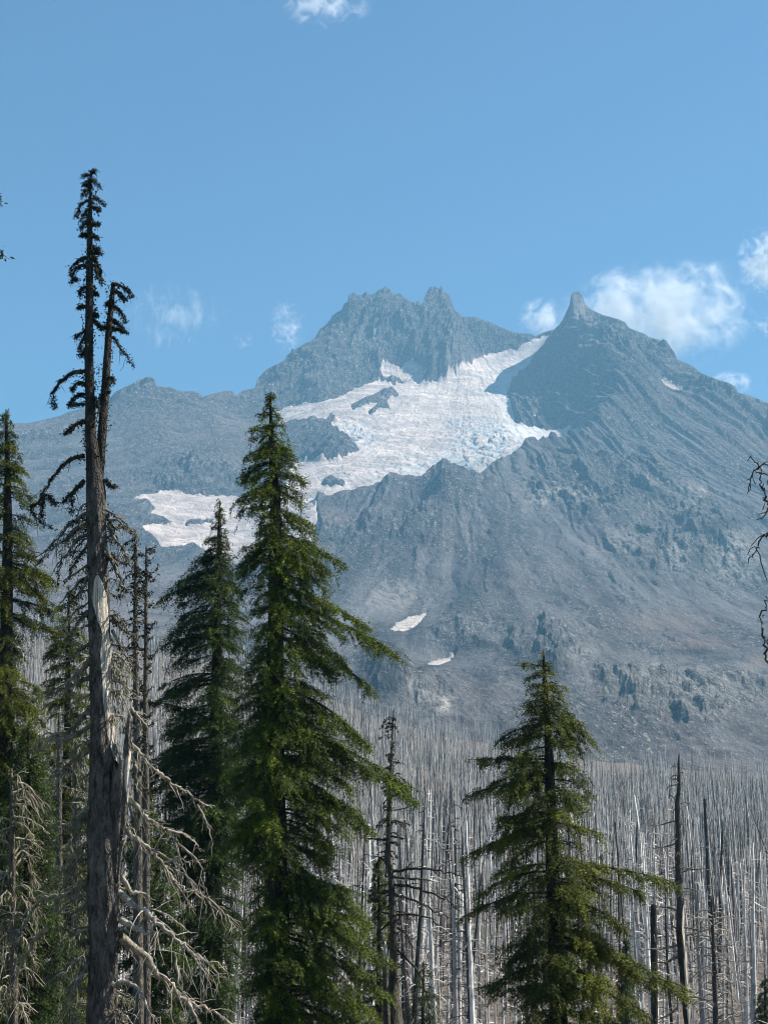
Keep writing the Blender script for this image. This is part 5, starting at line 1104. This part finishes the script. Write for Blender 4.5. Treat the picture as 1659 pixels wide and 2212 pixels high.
# ------------------------------------------------------------------ clouds far behind the mountain
def cloud(label, px, py, rx, ry, Y, dens, seed, nscale=3.0, thr=.5, tilt=0.0, stretch=(1, 1, 1)):
    c = pt(px, py, Y); s = Y / F; sx, sz = rx * s, ry * s; sy = (sx + sz) * .4
    n = NT('cloud_vapour'); tc = n.n('ShaderNodeTexCoord'); P = tc.outputs['Object']
    ln = n.n('ShaderNodeVectorMath', operation='LENGTH'); n.t.links.new(P, ln.inputs[0])
    mp = n.n('ShaderNodeMapping'); n.t.links.new(P, mp.inputs[0]); mp.inputs['Location'].default_value = (seed * 3.7, seed * 1.3, seed * 2.1); mp.inputs['Scale'].default_value = tuple(nscale * k for k in (stretch[0], stretch[1], stretch[2] * ry / rx))
    f = n.noise(mp.outputs[0], 1.0, 8, .66, .8)
    core = n.math('SUBTRACT', 1.0, ln.outputs['Value'])                 # 1 in the middle, 0 at the edge
    v = n.math('ADD', n.math('MULTIPLY', core, .34), n.math('MULTIPLY', n.math('SUBTRACT', f, thr + .06), 2.3))
    v = n.math('MULTIPLY', v, 3.0, True)
    v = n.math('MULTIPLY', v, n.math('MULTIPLY', core, 4.0, True))
    vol = n.n('ShaderNodeVolumePrincipled'); vol.inputs['Color'].default_value = (.98, .98, 1, 1); vol.inputs['Anisotropy'].default_value = .2
    n.t.links.new(n.math('MULTIPLY', v, dens), vol.inputs['Density']); n.t.links.new(vol.outputs[0], n.out.inputs['Volume'])
    a, b = 20, 12; vs = [(0, 0, 1)]; th = np.linspace(0, 2 * pi, a, endpoint=False)
    for k in range(1, b):
        ph = pi * k / b; vs += [(sin(ph) * cos(t), sin(ph) * sin(t), cos(ph)) for t in th]
    vs.append((0, 0, -1)); q = []; t3 = []
    for k in range(b - 2):
        for j in range(a): q.append((1 + k * a + j, 1 + (k + 1) * a + j, 1 + (k + 1) * a + (j + 1) % a, 1 + k * a + (j + 1) % a))
    for j in range(a): t3.append((0, 1 + j, 1 + (j + 1) % a)); t3.append((len(vs) - 1, 1 + (b - 2) * a + (j + 1) % a, 1 + (b - 2) * a + j))
    o = link('cloud', mesh_np('cloud', vs, q, t3, smooth=True), n.m); o.location = c; o.scale = (sx * 1.15, sy * 1.1, sz * 1.15); o.rotation_euler = (0, tilt, 0)
    return tag(o, label, 'cloud', 'small white clouds')
cloud('largest white cloud, spread beyond the rocky pinnacle over the falling slope', 1425, 682, 235, 118, 8200, .012, 1.3, 3.6, .515, radians(-8))
cloud('small white puff in the notch between the main summit and the pinnacle', 1168, 690, 52, 50, 7900, .014, 2.2, 1.8, .5)
cloud('ragged cloud cut by the frame edge above the biggest cloud', 1655, 570, 62, 80, 8600, .018, 3.1, 2.4, .51)
cloud('faint wisp at the frame edge below the ragged cloud', 1660, 700, 40, 36, 8600, .010, 4.6, 2.2, .54)
cloud('low flat puff just showing over the far slope of the mountain', 1580, 828, 50, 26, 7700, .020, 5.2, 2.0, .5)
cloud('upright little wisp rising beside the ridge of the main summit', 622, 705, 44, 66, 8000, .009, 6.9, 2.6, .53, radians(-12))
cloud('thin torn veil drifting in the clear sky next to the dead tree', 372, 680, 120, 76, 8300, .0040, 7.4, 3.4, .55, 0, (1.6, 1, .8))
cloud('tiny smudge of cloud above the low saddle of the ridge', 528, 735, 26, 22, 8200, .007, 8.8, 1.8, .54)
cloud('pale cloud fragment high in the open sky at the top of the picture', 705, 2, 105, 58, 9000, .008, 9.5, 2.8, .53)
